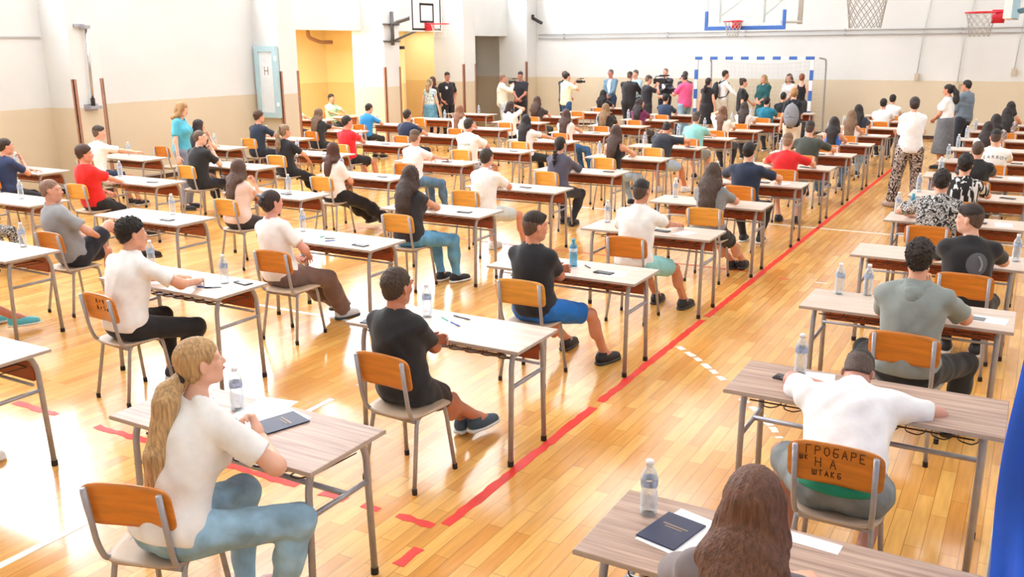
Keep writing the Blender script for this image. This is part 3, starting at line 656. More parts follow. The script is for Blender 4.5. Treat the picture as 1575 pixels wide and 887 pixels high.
def surfnet(F, lo, v):
    F[0], F[-1], F[:, 0], F[:, -1], F[:, :, 0], F[:, :, -1] = BIG, BIG, BIG, BIG, BIG, BIG
    S = F < 0; cnt = np.zeros(tuple(x - 1 for x in F.shape), np.int8)
    nx, ny, nz = F.shape
    for (i, j, k) in CORN: cnt += S[i:nx - 1 + i, j:ny - 1 + j, k:nz - 1 + k]
    I = np.argwhere((cnt > 0) & (cnt < 8))
    if len(I) == 0: return np.zeros((0, 3)), np.zeros((0, 4), int)
    val = np.stack([F[I[:, 0] + c[0], I[:, 1] + c[1], I[:, 2] + c[2]] for c in CORN], 1)
    acc = np.zeros((len(I), 3)); num = np.zeros(len(I))
    for a, b in EDG:
        fa, fb = val[:, a], val[:, b]; m = (fa < 0) != (fb < 0); t = np.where(m, fa / np.where(m, fa - fb, 1), 0)
        ca, cb = np.array(CORN[a]), np.array(CORN[b]); acc += np.where(m[:, None], ca + t[:, None] * (cb - ca), 0); num += m
    V = (I + acc / num[:, None]) * v + lo
    idx = np.full((nx - 1, ny - 1, nz - 1), -1, np.int32); idx[I[:, 0], I[:, 1], I[:, 2]] = np.arange(len(I))
    Q = []
    for axs in range(3):
        sl0 = [slice(1, -1)] * 3; sl1 = [slice(1, -1)] * 3; sl0[axs] = slice(0, -1); sl1[axs] = slice(1, None)
        s0, s1 = S[tuple(sl0)], S[tuple(sl1)]; E = np.argwhere(s0 != s1)
        if len(E) == 0: continue
        off = np.ones(3, int); off[axs] = 0; E = E + off
        flip = S[E[:, 0], E[:, 1], E[:, 2]]
        u, w = (axs + 1) % 3, (axs + 2) % 3; du = np.eye(3, dtype=int)[u]; dw = np.eye(3, dtype=int)[w]
        c = [E - du - dw, E - dw, E, E - du]
        q = np.stack([idx[x[:, 0], x[:, 1], x[:, 2]] for x in c], 1); q = np.where(flip[:, None], q, q[:, ::-1]); Q.append(q[(q >= 0).all(1)])
    return V, (np.concatenate(Q) if Q else np.zeros((0, 4), int))
def joined(parts, name, m):
    vs = []; qs = []; o = 0
    for V, Q in parts:
        vs.append(V); qs.append(Q + o); o += len(V)
    V = np.concatenate(vs); Q = np.concatenate(qs)
    me = bpy.data.meshes.new(name); me.vertices.add(len(V)); me.vertices.foreach_set('co', V.astype(np.float32).ravel())
    me.loops.add(len(Q) * 4); me.loops.foreach_set('vertex_index', Q.astype(np.int32).ravel())
    me.polygons.add(len(Q)); me.polygons.foreach_set('loop_start', np.arange(0, len(Q) * 4, 4, dtype=np.int32)); me.polygons.foreach_set('loop_total', np.full(len(Q), 4, np.int32))
    me.materials.append(m); me.update(calc_edges=True); me.shade_smooth(); return me
def folds(seed, amp, wl=.07):
    r = np.random.RandomState(seed); D = [(nrm(r.randn(3) * A(1, 1, .6)), nrm(r.randn(3)), r.rand() * 6) for _ in range(4)]
    def f(X, Y, Z):
        o = 0
        for d, e, ph in D:
            w_ = 2 * math.pi / (wl * (1 + .5 * ph / 6))
            o = o + np.sin((X * d[0] + Y * d[1] + Z * d[2]) * w_ + ph + 1.6 * np.sin((X * e[0] + Y * e[1] + Z * e[2]) * w_ * .45))
        return o * (amp / 2.6)
    return f
def ik(S, T, l1, l2, hint):
    d = T - S; L = np.linalg.norm(d); mx = (l1 + l2) * .995
    if L > mx: T = S + d / L * mx; d = T - S; L = mx
    a = (l1 * l1 - l2 * l2 + L * L) / (2 * L); h = math.sqrt(max(l1 * l1 - a * a, 0)); u = d / L
    n = A(*hint) - u * (A(*hint) @ u); n = nrm(n); return S + u * a + n * h, T
def Rz(a): c, s = math.cos(a), math.sin(a); return np.array([[c, -s, 0], [s, c, 0], [0, 0, 1.]])
def Rx(a): c, s = math.cos(a), math.sin(a); return np.array([[1, 0, 0], [0, c, -s], [0, s, c.real]])
def Ry(a): c, s = math.cos(a), math.sin(a); return np.array([[c, 0, s], [0, 1, 0], [-s, 0, c]])
def hand(W, d, n, side, sc_, curl, vox):
    """W wrist, d finger direction, n palm normal, side = thumb side direction; five separate fingers"""
    F = Field(vox); d = nrm(d); n = nrm(n - d * (n @ d)); sd = nrm(np.cross(d, n)); sd = sd if sd @ side > 0 else -sd; k = sc_
    kc = W + d * .088 * k
    F.add(rc(W - d * .02, W + d * .03 * k, .024 * k, .028 * k, .02, n, .75), rc(W + d * .03 * k + sd * .012 * k, kc + sd * .02 * k, .020 * k, .017 * k, .02, n, .8), rc(W + d * .03 * k - sd * .012 * k, kc - sd * .026 * k, .020 * k, .015 * k, .02, n, .8), rc(W + d * .04 * k, kc, .022 * k, .017 * k, .02, n, .8))
    fr = max(.0082 * k, vox * 1.15)
    for i, (o, L) in enumerate(((.030, .070), (.010, .078), (-.011, .072), (-.031, .056))):
        b = kc + sd * o * k; dirn = nrm(d + sd * o * 1.2); cu = curl * (1 + .12 * i)
        p = b; ang = 0
        for seg, f in enumerate((.42, .32, .26)):
            ang += cu * (.8 if seg == 0 else 1.0); q = p + (dirn * math.cos(ang) + n * math.sin(ang)) * L * f * k
            F.add(rc(p, q, fr * (1 - .06 * seg), fr * (.94 - .08 * seg), .004)); p = q
    b = W + d * .028 * k + sd * .024 * k; m = b + (d * .6 + sd * .62 + n * .35) * .042 * k; e = m + nrm(d * .9 + sd * (.35 - curl * .4) + n * (.3 + curl * .5)) * .038 * k
    F.add(rc(b, m, fr * 1.5, fr * 1.15, .012), rc(m, e, fr * 1.1, fr * .9, .004))
    return F.build()

SHOE_CACHE = {}
def shoe_mesh(col, sole, vox):
    key = (col, sole, vox)
    if key in SHOE_CACHE: return SHOE_CACHE[key]
    F = Field(vox); X = A(1, 0, 0)
    F.add(rc((0, -.045, .05), (0, .02, .05), .040, .042, .03), rc((0, .0, .045), (0, .15, .032), .042, .034, .03, (0, 0, 1), .95), rc((0, -.03, .07), (0, -.02, .10), .040, .042, .02), el((0, .06, .04), I3, (.045, .10, .04), .02))
    up = joined([F.build(clips=[((0, 0, .018), A(0, 0, -1)), ((0, -.02, .105), A(0, -.15, .99))])], 'shoe', mat('shoe_%d_%d_%d' % col, col, .6, var=.1, scale=30))
    G = Field(vox); G.add(rc((0, -.045, .02), (0, .15, .02), .046, .041, .02), el((0, .06, .02), I3, (.052, .10, .03), .02))
    so = joined([G.build(clips=[((0, 0, 0), A(0, 0, -1)), ((0, 0, .026), A(0, 0, 1))])], 'sole', mat('sole_%d_%d_%d' % sole, sole, .6))
    L = MB()
    for i in range(4):
        y = .035 + i * .022; z = .088 - i * .010
        L.tube([(-.024, y, z - .006), (0, y + .004, z), (.024, y, z - .006)], .003, 4)
    la = L.mesh('laces', M_WHITEP)
    SHOE_CACHE[key] = (up, so, la); return SHOE_CACHE[key]
EYE = MB()
for kq in range(7):
    pass
def eye_mesh():
    mb = MB(); n = 10; prof = [(0.0001, .0115), (.005, .0104), (.009, .0072), (.0112, .002), (.0115, 0)]
    vs = []
    for r, z in prof: vs += [(r * math.cos(2 * math.pi * k / n), z, r * math.sin(2 * math.pi * k / n)) for k in range(n)]
    fs = [(i * n + k, (i + 1) * n + k, (i + 1) * n + (k + 1) % n, i * n + (k + 1) % n) for i in range(len(prof) - 1) for k in range(n)]
    mb.add(vs, fs); mb.m = [1] * n + [0] * (len(fs) - n)
    return mb.mesh('eye', [mat('eye_white', (232, 226, 220), .3), mat('iris', (50, 34, 26), .3)], True)
EYE_ME = eye_mesh()
def brow_mesh(col): return MB().tube([(-.016, 0, -.003), (-.004, .004, .003), (.012, .003, .002), (.018, 0, -.001)], [.002, .0035, .003, .0015], 5).mesh('eyebrow', hairm(col), True)
LIP_ME = MB().tube([(-.022, -.004, 0), (-.008, .003, .001), (0, .003, -.001), (.008, .003, .001), (.022, -.004, 0)], [.002, .005, .005, .005, .002], 6).mesh('lips', mat('lip_pink', (188, 104, 96), .45), True)
SUN_ME = MB()
for s_x in (-1, 1):
    SUN_ME.tube([(s_x * .031 + .022 * math.cos(a), .004, .016 * math.sin(a)) for a in [2 * math.pi * k / 14 for k in range(14)]], .0022, 5, closed=True); SUN_ME.tube([(s_x * .052, .002, .004), (s_x * .072, -.03, .006), (s_x * .078, -.09, .004)], .002, 5)
SUN_ME.tube([(-.010, .008, .004), (.010, .008, .004)], .002, 5)
SUN_ME = SUN_ME.mesh('glasses', M_RUBBER, True)

def person(label, x, y, yaw=0, pose='sit', s=1.0, fem=False, lean=0, side=0, tw=0, hy=0, hp=0, hr=0, arms=('desk', 'desk'), legs=('under', 'under'),
           hair=('short', (70, 50, 38)), top=('tee', (230, 230, 230)), low=('trousers', (40, 40, 46)), shoes=((40, 40, 44), (230, 230, 230)), skin=(222, 164, 136),
           face=False, build=1.0, seed=0, group=None, extra=None, dist=None, glasses=False, hz=None, cat='person', hands=None, name='person', loose=1.0, hemup=0.0):
    R = math.radians; yaw, lean, side, tw, hy, hp, hr = R(yaw), R(lean), R(side), R(tw), R(hy), R(hp), R(hr)
    dist = dist or math.hypot(math.hypot(x, y), 1.4)
    face = True
    vb = min(max(dist * .0019, .0075), .019); vh = min(max(dist * .0012, .0045), .011); vhand = .0036 if dist < 6.5 else .0055
    stand = pose == 'stand'; b = build
    H = A(0, 0, hz if hz else (.93 * s if stand else .545))
    u = nrm(A(math.sin(side), math.sin(lean), math.cos(lean) * math.cos(side)))
    TL = (.50 if stand else .475) * s
    Sc = H + u * TL + (A(0, 0, 0) if stand else A(0, 0, -.01))
    if not stand: Sc = Sc + A(0, .015, 0)
    sx = Rz(tw) @ A(1, 0, 0); sx = nrm(sx - u * (sx @ u)); fy = np.cross(u, sx)
    hx = A(1, 0, 0); T = np.stack([sx, fy, u], 1); mid = nrm(A(1, 0, 0) + sx); Tm = np.stack([nrm(mid - u * (mid @ u)), np.cross(u, nrm(mid - u * (mid @ u))), u], 1)
    shw = (.134 if fem else .150) * s * b
    SL, SR = Sc - sx * shw - u * .035, Sc + sx * shw - u * .035
    Hr = Rz(tw + hy) @ Rx(-R(0) + hp) @ Ry(hr)
    Hr = Rz(tw + hy) @ Rx(-hp) @ Ry(hr)
    nd = nrm(u * .5 + A(0, 0, .75) * max(math.cos(hp), 0) ** 2 + (Rz(tw + hy) @ A(0, 1, 0)) * (.12 + math.sin(hp) * .9))
    Nb = Sc + u * .01; Hd = Nb + nd * (.178 * s) + Hr @ A(0, .012, .0)
    # ---- limbs
    def arm(sgn, spec):
        S = SR if sgn > 0 else SL
        if isinstance(spec, str):
            P = {'desk': ((.13, .47, .795), (1, -.3, -.3)), 'deskin': ((.02, .44, .80), (1, -.2, -.25)), 'deskwide': ((.30, .46, .795), (1, .1, -.2)), 'reach': ((.20, .60, .80), (.6, -.2, -.8)), 'lap': ((.07, .26, .635), (1, -.6, -.1)),
                 'cross': ((-.10, .20, .86), (1, .3, -.5)), 'chin': ((.03, .22, 1.01), (.5, .6, -1)), 'side': ((.23, .05, .50), (1, -.8, -.2)), 'up': ((.04, .12, 1.22), (1, .5, -.2)), 'knee': ((.1, .42, .62), (1, -.3, 0)),
                 'phone': ((.06, .30, .90), (.8, -.2, -.6)), 'behead': ((.10, .28, 1.14), (1, .4, -.6))}[spec] if not stand else \
                {'side': ((.27, .03, .80), (.6, -1, 0)), 'front': ((.02, .24, 1.0), (1, -.6, -.2)), 'hips': ((.17, .06, .98), (1, -.9, 0)), 'cross': ((-.10, .24, 1.16), (1, .2, -.5)), 'camera': ((.06, .30, 1.46), (.7, .1, -.8)), 'hold': ((.10, .36, 1.25), (.7, -.1, -.8)),
                 'phone': ((.03, .32, 1.22), (.8, -.1, -.7)), 'up': ((.05, .1, 1.62), (1, .5, -.2)), 'back': ((.05, -.20, .95), (1, -.6, 0)), 'reachside': ((.38, .36, 1.02), (.5, -.3, -.6))}[spec]
            Tg = A(P[0][0] * sgn, P[0][1], P[0][2]); Tg = Rz(tw * (1 if stand or spec in ('cross', 'chin', 'up') else .5)) @ Tg
            if stand: Tg = Tg * A(s, s, s)
            elif spec in ('cross', 'chin', 'up', 'behead'): Tg = Tg + (Sc - A(0, .0, 1.03)) * A(1, 1, 1)
            hint = Rz(tw) @ A(P[1][0] * sgn, P[1][1], P[1][2])
        else: Tg = A(*spec[0]); hint = A(*spec[1])
        E, Wp = ik(S, Tg, .275 * s, .245 * s, hint); return S, E, Wp
    AL, AR = arm(-1, arms[0]), arm(1, arms[1])
    def leg(sgn, spec):
        hip = H + A(sgn * .088 * b, .01, -.01)
        if isinstance(spec, str):
            P = {'under': (.11, .46, 0), 'back': (.13, .12, 0), 'out': (.12, .80, 10), 'wide': (.26, .42, 15), 'mid': (.12, .34, 0), 'crossout': (-.06, .78, -8), 'tuck': (.06, -.10, 0)}[spec] if not stand else \
                {'st': (.10, .0, 12), 'fwd': (.11, .14, 8), 'bk': (.11, -.10, 12), 'wide': (.19, 0, 18), 'close': (.07, 0, 8)}[spec]
            An = A(sgn * P[0], P[1], .085); fa = -sgn * P[2]
        else: An = A(*spec[:3]); fa = spec[3] if len(spec) > 3 else 0
        hint = A(sgn * .25 + (An[0] - hip[0]) * .4, .3, 1) if not stand else A(sgn * .1, 1, 0)
        if not isinstance(spec, str) and len(spec) > 4: hint = A(*spec[4])
        l = (.43 * s, .41 * s)
        K, An = ik(hip, An, l[0], l[1], hint); return hip, K, An, R(fa)
    LL, LR = leg(-1, legs[0]), leg(1, legs[1])
    # ---- body prims
    def torso(i=0.0):
        w_ = .92 if fem else 1.0
        return [el(H + A(0, .0, .015), I3, ((.158 if fem else .146) * b + i, .110 * b + i, .105 + i), .06), el(H + u * TL * .38, Tm, (.122 * b * w_ + i, .092 * b + i, .15 * s + i), .07),
                el(H + u * TL * .70 + fy * .008, T, (.138 * b * w_ * s + i, .104 * b + i, .15 * s + i), .06), rc(SL, SR, .042 * b + i, .042 * b + i, .06), rc(SL + sx * .03 + u * .012, Nb, .030 * b + i, .040 + i, .04), rc(SR - sx * .03 + u * .012, Nb, .030 * b + i, .040 + i, .04), rc(Nb - u * .03, Nb + nd * .05, .056 + i, .044 + i, .04)]
    def armp(a, i=0.0, frac=1.0, kk=.05):
        S, E, Wp = a; up = [rc(S, E, .040 * b * s + i, .036 * s * b + i, kk)]
        return up + [rc(E, Wp, .036 * s * b + i, .024 * s + i, .03)]
    Bd = Field(vb); Bd.add(*torso(-.004 if not fem else -.004))
    if fem:
        for sg in (-1, 1): Bd.add(el(H + u * TL * .68 + fy * .095 + sx * sg * .07, T, (.065, .05, .065), .04))
    for a in (AL, AR): Bd.add(*armp(a, kk=.03))
    for (hip, K, An, fa) in (LL, LR):
        Bd.add(rc(hip, K, .080 * b, .050 * s, .03), rc(K, An, .049 * s, .034, .015), el((K * .66 + An * .34) + nrm(np.cross(np.cross(K - An, A(0, 1, 0)), K - An)) * 0 - nrm(A(0, 1, 0) - nrm(K - An) * (nrm(K - An) @ A(0, 1, 0))) * .012, I3, (.046, .046, .09), .03))
        Bd.add(rc(An, An + Rz(fa) @ A(0, .12, -.05), .036, .026, .03))
    Bd.add(rc(Nb, Hd - Hr @ A(0, .02, .03), .050 * (.88 if fem else 1), .047 * (.88 if fem else 1), .03))
    parts = [Bd.build()]
    # ---- head
    hs = .90 * (.97 if fem else 1.0) * (.94 + .06 * s)
    def hp_(p): return Hd + Hr @ (A(*p) * hs)
    Hf = Field(vh); q = hs
    Hf.add(el(hp_((0, -.014, .034)), Hr, (.074 * q, .094 * q, .086 * q), .03), el(hp_((0, .028, -.030)), Hr, (.058 * q, .064 * q, .082 * q), .03), rc(hp_((0, .060, -.088)), hp_((0, .066, -.080)), .021 * q, .018 * q, .03),
           rc(hp_((-.045, .0, -.06)), hp_((-.012, .055, -.09)), .02 * q, .018 * q, .025), rc(hp_((.045, .0, -.06)), hp_((.012, .055, -.09)), .02 * q, .018 * q, .025),
           rc(hp_((0, .088, .012)), hp_((0, .106, -.022)), .008 * q, .012 * q, .010), el(hp_((0, .097, -.026)), Hr, (.016 * q, .010 * q, .009 * q), .008),
           el(hp_((0, .085, -.052)), Hr, (.024 * q, .012 * q, .012 * q), .012), rc(hp_((-.05, .072, .030)), hp_((.05, .072, .030)), .014 * q, .014 * q, .02),
           el(hp_((-.036, .066, -.018)), Hr, (.022 * q, .018 * q, .02 * q), .02), el(hp_((.036, .066, -.018)), Hr, (.022 * q, .018 * q, .02 * q), .02))
    for sg in (-1, 1):
        Re = Hr @ Rz(sg * .45)
        Hf.add(el(hp_((sg * .077, -.006, -.004)), Re, (.008 * q, .018 * q, .031 * q), .006))
    Hf.add(rc(hp_((0, -.02, -.05)), Nb + nd * .02, .046 * (.88 if fem else 1), .051 * (.9 if fem else 1), .03))
    parts.append(Hf.build(carve=[el(hp_((sg * .032, .098, .012)), Hr, (.016 * q, .016 * q, .010 * q)) for sg in (-1, 1)] if face else ()))
    # ---- hands
    for i, (a, sg) in enumerate(((AL, -1), (AR, 1))):
        S, E, Wp = a; d = nrm(Wp - E); spec = arms[i] if isinstance(arms[i], str) else (arms[i][2] if len(arms[i]) > 2 else 'free')
        hn = {'desk': (A(-sg * .5, .5, 0), A(0, 0, -1), .25), 'deskin': (A(-sg * .8, .3, 0), A(0, 0, -1), .3), 'deskwide': (A(-sg * .2, .6, 0), A(0, 0, -1), .3), 'reach': (A(0, .6, 0), A(0, 0, -1), .35), 'lap': (A(-sg * .6, .3, -.2), A(0, .2, -1), .4),
              'cross': (A(-sg * .7, .1, .15), -fy, .35), 'chin': (A(-sg * .2, -.1, .8), A(-sg * .6, -.8, 0), .9), 'knee': (A(0, .6, -.3), A(0, 0, -1), .4), 'camera': (A(-sg * .3, .3, .6), A(-sg, 0, 0), .7), 'phone': (A(-sg * .4, .5, .3), A(0, -.3, 1), .5), 'hold': (A(-sg * .4, .6, .2), A(-sg, 0, .2), .6),
              'front': (A(-sg * .8, .2, -.2), A(0, -1, .1), .4), 'hips': (A(-sg * .3, .6, -.5), A(-sg, 0, 0), .3), 'up': (A(-sg * .4, .2, .6), A(-sg * .3, -1, 0), .5), 'behead': (A(-sg * .4, .1, .8), A(0, -1, 0), .5)}.get(spec, (d, A(-sg, 0, 0), .35))
        dd = nrm(nrm(A(*hn[0])) * .75 + d * .6)
        if spec in ('side', 'free', 'back', 'reachside'): dd = d; nn = A(-sg, 0, 0)
        else: nn = hn[1]
        thumb = A(-sg * .3, .6, .6) if spec not in ('desk', 'deskin', 'reach', 'deskwide', 'lap', 'knee') else A(-sg, -.3, 0)
        parts.append(hand(Wp, dd, nn, thumb, .96 * s, hn[2], vhand))
    me = joined(parts, 'body', skinm(skin))
    o = link(name, me, None, (x, y, 0), yaw); tag(o, label, cat, group)
    def kid(nm, parts_, m):
        parts_ = [p for p in parts_ if len(p[0])]
        if not parts_: return None
        return child(nm, joined(parts_, nm, m), o)
    # ---- lower garment
    lk, lc = low[0], low[1]; wc_ = [rc(H + u * .295, H + u * .6, .195, .195)]
    if lk == 'skirt' or lk == 'longskirt' or lk == 'dress':
        F = Field(vb); hem = .30 if lk == 'longskirt' else .50
        if stand:
            F.add(el(H + A(0, .0, .01), I3, (.172 * b, .140 * b, .15), .05), rc(H + A(0, 0, .06), A(0, 0.01, hem - .1), .165 * b, .235 * b, .04, (0, 1, 0), .86)); clips = [(A(0, 0, hem), A(0, 0, -1)), (H + u * .13, u)]
        else:
            F.add(el(H, I3, (.175, .13, .12), .05), rc(LL[0], LL[1], .10, .085, .06), rc(LR[0], LR[1], .10, .085, .06)); clips = []
        kid('skirt', [F.build(clips=clips, carve=() if stand else wc_, disp=folds(seed + 3, .006, .06))], lc if not isinstance(lc, tuple) else cloth(lc))
    else:
        F = Field(vb); w_ = .014 if lk != 'wide' else .03
        F.add(el(H + A(0, .0, .01), I3, (.158 * b + .004, .122 * b, .115), .05))
        for (hip, K, An, fa) in (LL, LR):
            if lk == 'shorts':
                e = hip + (K - hip) * .82; F.add(rc(hip, K, .097 * b + .004, .080, .05, cut=(e, nrm(K - hip))))
            else:
                sh = nrm(An - K); e = An - sh * .0; lw = .058 if lk == 'wide' else (.045 if lk != 'tight' else .039)
                F.add(rc(hip, K, .083 * b + w_, .054 * s + w_ * .9, .05), rc(K, e, .053 * s + w_, lw + (.02 if lk == 'wide' else 0), .03, cut=(An + sh * .01, sh)), el((K * .62 + An * .38) - nrm(A(0, 1, 0) - nrm(K - An) * (nrm(K - An) @ A(0, 1, 0))) * .012, I3, (.05 + w_, .05 + w_, .10), .04))
        kid('shorts' if lk == 'shorts' else 'trousers', [F.build(carve=wc_, disp=folds(seed + 3, .0045 if lk != 'tight' else .0025, .075))], lc if not isinstance(lc, tuple) else (denim(lc) if lk == 'jeans' else cloth(lc)))
    # ---- top
    tk, tcol = top[0], top[1]
    lo_ = (.016 if tk != 'tank' else .006) * loose
    F = Field(vb); F.add(*torso(lo_))
    if fem:
        for sg in (-1, 1): F.add(el(H + u * TL * .68 + fy * .098 + sx * sg * .07, T, (.068 + lo_, .05 + lo_, .065 + lo_), .05))
    if not stand and tk not in ('tank', 'crop'): F.add(el(H + A(0, -.005, .03), I3, (.160 * b + .006, .122 * b + .006, .12), .06))
    if tk in ('tee', 'shirt', 'long', 'half', 'cap') : F.add(rc(H + u * .06, H + u * TL * .72, (.136 if not fem else .128) * b + lo_, (.138 if not fem else .122) * b + lo_, .05, fy, .80))
    for a in (AL, AR):
        S, E, Wp = a
        if tk in ('tee', 'crop'):
            e = S + (E - S) * .74; F.add(rc(S, E, .046 * b * s + lo_ * .5, .050 * b * s + lo_ * .7, .03, cut=(e, nrm(E - S))))
        elif tk == 'cap':
            e = S + (E - S) * .3; F.add(rc(S, E, .045 * b * s + lo_ * .4, .046 * s, .03, cut=(e, nrm(E - S))))
        elif tk in ('long', 'jacket', 'shirt'):
            e = Wp - nrm(Wp - E) * .015; F.add(rc(S, E, .047 * b * s + lo_ * .5, .044 * s * b + lo_ * .5, .03), rc(E, Wp, .043 * s * b + lo_ * .4, .036 * s + lo_ * .2, .03, cut=(e, nrm(Wp - E))))
        elif tk == 'half':
            e = E + (Wp - E) * .35; F.add(rc(S, E, .047 * b * s + lo_ * .5, .046 * s * b + lo_ * .5, .03), rc(E, Wp, .045 * s * b + lo_ * .4, .042 * s, .03, cut=(e, nrm(Wp - E))))
    hem = {'crop': .16, 'jacket': -.10 if stand else -.02}.get(tk, -.06 if stand else -.035)
    hem += hemup
    clips = [(H + u * hem, -u)]
    carve = [rc(Nb - u * .005 + fy * .012, Nb + nd * .25, .058 if not fem else .062, .08, 0)]
    if tk == 'tank': carve = [rc(Nb - u * .015 + fy * .0, Nb + nd * .25, .078, .10, 0), rc(SL - sx * .03, SL + u * .3 - sx * .1, .075, .12, 0), rc(SR + sx * .03, SR + u * .3 + sx * .1, .075, .12, 0)]
    if tk == 'jacket': carve.append(rc(H + u * (hem - .05) + fy * .2, Nb + fy * .10, .05, .05, 0))
    topo = kid({'jacket': 'jacket', 'shirt': 'shirt', 'long': 'jumper', 'tank': 'vest'}.get(tk, 't_shirt'), [F.build(carve=carve, clips=clips, disp=folds(seed + 1, .0050 * loose, .115))], tcol if not isinstance(tcol, tuple) else cloth(tcol))
    if tk == 'jacket':
        G = Field(vb); G.add(*torso(.009)); kid('shirt', [G.build(carve=[rc(Nb, Nb + nd * .25, .062, .08, 0)], clips=[(H + u * 0, -u)])], cloth(top[2]))
    # ---- hair
    hk, hc = hair[0], hair[1]; hm = hairm(hc); rs = np.random.RandomState(seed)
    def loc(X, Y, Z):
        px, py, pz = X - Hd[0], Y - Hd[1], Z - Hd[2]
        return [(px * Hr[0, i] + py * Hr[1, i] + pz * Hr[2, i]) / hs for i in range(3)]
    facec = el(hp_((0, .100, -.045)), Hr, (.062 * q, .085 * q, .098 * q))
    ears = [el(hp_((sg * .085, .002, -.010)), Hr, (.022 * q, .03 * q, .042 * q)) for sg in (-1, 1)]
    def strands(amp, fz=1.0, fr=55):
        def f(X, Y, Z):
            lx, ly, lz = loc(X, Y, Z); an = np.arctan2(lx, -ly + .02)
            return (np.sin(an * fr * .5 + lz * 12 * fz + 2 * np.sin(lz * 9 + seed)) * .6 + np.sin(an * fr * .23 + 3 + seed)) * amp
        return f
    def curls(amp, f_=90):
        def f(X, Y, Z):
            lx, ly, lz = loc(X, Y, Z)
            return np.sin(lx * f_ + 2 * np.sin(lz * f_ * .5)) * np.sin(ly * f_ * 1.1 + 1 + seed) * np.sin(lz * f_ * .9 + 2 * np.sin(lx * f_ * .6)) * amp
        return f
    n_down = nrm(Hr @ A(0, .62, -.785))
    if hk in ('short', 'fade', 'curly', 'buzz', 'shortw', 'flat'):
        th = {'short': .012, 'fade': .002, 'curly': .020, 'buzz': .002, 'shortw': .022, 'flat': .010}[hk]
        F = Field(vh); F.add(el(hp_((0, -.018, .036 + th * .5)), Hr, (.076 * q + th * .55, .096 * q + th * .7, .087 * q + th * .8), .02), el(hp_((0, -.040, -.028)), Hr, (.062 * q + th * .3, .058 * q + th * .35, .060 * q), .025))
        dsp = {'curly': curls(.016, 150), 'buzz': None, 'fade': None}.get(hk, curls(.007, 170))
        hl = .0 if hk != 'shortw' else -.02
        hp1 = kid('hair', [F.build(carve=[facec] + (ears if hk != 'shortw' else []), clips=[(hp_((0, .078, .058)), n_down), (hp_((0, 0, -.078 + hl)), nrm(Hr @ A(0, .2, -1)))], disp=dsp)], hm if hk != 'fade' else hairm(hair[2] if len(hair) > 2 else tuple(min(255, int(c_ * .6 + skin[i] * .35)) for i, c_ in enumerate(hc))))
        if hk == 'fade':
            F = Field(vh); F.add(el(hp_((0, -.014, .060)), Hr, (.074 * q + .003, .092 * q + .004, .080 * q + .004), .02), rc(hp_((-.03, .070, .088)), hp_((.03, .070, .088)), .018 * q, .018 * q, .03))
            kid('hair_top', [F.build(carve=[facec], disp=curls(.004, 190))], hm)
    elif hk in ('long', 'longcurly', 'bob'):
        L = hair[2] if len(hair) > 2 else .34; th = .014
        F = Field(vh * 1.15); F.add(el(hp_((0, -.016, .034)), Hr, (.076 * q + th * .7, .097 * q + th * .7, .087 * q + th * .8), .03), el(hp_((0, -.04, -.03)), Hr, (.078 * q, .068 * q, .085 * q), .03))
        bk_ = Hd + Hr @ A(0, -.07, -.06); yv = Rz(tw) @ A(0, 1, 0); sh_back = Sc - yv * .105 + u * .0
        n_ = 5; wid = (.078 if hk != 'longcurly' else .094) * (hair[3] if len(hair) > 3 else 1)
        path = [bk_]
        tgt = Sc - fy * (.112 * b) + u * .0
        if L > .2: path += [bk_ * .45 + tgt * .55, tgt - u * (.02), Sc - fy * .128 * b - u * (L - .14) * .55, Sc - fy * .124 * b - u * (L - .14)]
        else: path += [bk_ + A(0, 0, -L * .6)]
        for a_, b2, w1, w2 in zip(path[:-1], path[1:], [wid, wid * 1.02, wid * .98, wid * .9], [wid * 1.02, wid * .98, wid * .92, wid * .78]):
            F.add(rc(a_, b2, w1, w2, .04, fy, .42))
        for sg in (-1, 1):
            a1 = hp_((sg * .072, .012, .01)); b1 = hp_((sg * .082, -.005, -.10)); F.add(rc(a1, b1, .024 * q, .026 * q, .04))
            c1 = Sc + sx * sg * .095 - fy * .06 + u * .05; F.add(rc(b1, c1, .028, .034, .05))
        dsp = strands(.0015, .5, 100) if hk != 'longcurly' else curls(.010, 120)
        kid('hair', [F.build(carve=[facec, el(hp_((0, .11, -.10)), Hr, (.07, .08, .09))], disp=dsp)], hm)
    elif hk in ('pony', 'bun', 'lowpony', 'braid', 'updo'):
        F = Field(vh); th = .009
        F.add(el(hp_((0, -.016, .034)), Hr, (.075 * q + th, .096 * q + th, .087 * q + th), .03), el(hp_((0, -.04, -.03)), Hr, (.062 * q + th, .058 * q + th, .068 * q), .03))
        kid('hair', [F.build(carve=[facec] + ears, clips=[(hp_((0, .085, .050)), nrm(Hr @ A(0, .70, -.72))), (hp_((0, 0, -.088)), nrm(Hr @ A(0, .1, -1)))], disp=strands(.0016, .3, 90))], hm)
        if hk == 'bun' or hk == 'updo':
            F = Field(vh); c_ = hp_((0, -.085, .085)) if hk == 'bun' else hp_((0, -.10, .01)); rr = .042 if hk == 'bun' else .045
            F.add(el(c_, Hr, (rr, rr * .9, rr), .01)); kid('hair_bun', [F.build(disp=curls(.005, 110))], hm)
        else:
            L = hair[2] if len(hair) > 2 else .34
            z0 = {'pony': .055, 'lowpony': -.055, 'braid': -.04}[hk]; p0 = hp_((0, -.105 if hk != 'lowpony' else -.09, z0)); w_ = (hair[3] if len(hair) > 3 else .034)
            tgt = Sc - fy * (.14 * b) + u * .02 + sx * (hair[4] if len(hair) > 4 else 0)
            F = Field(vh); F.add(rc(hp_((0, -.085, z0)), p0, w_ * .7, w_ * .6, .02)); pm1 = p0 * .5 + tgt * .5 + Hr @ A(0, -.03, 0); e1 = tgt - u * max(0, L - .2) * .55; e2 = tgt - u * max(.03, L - .2)
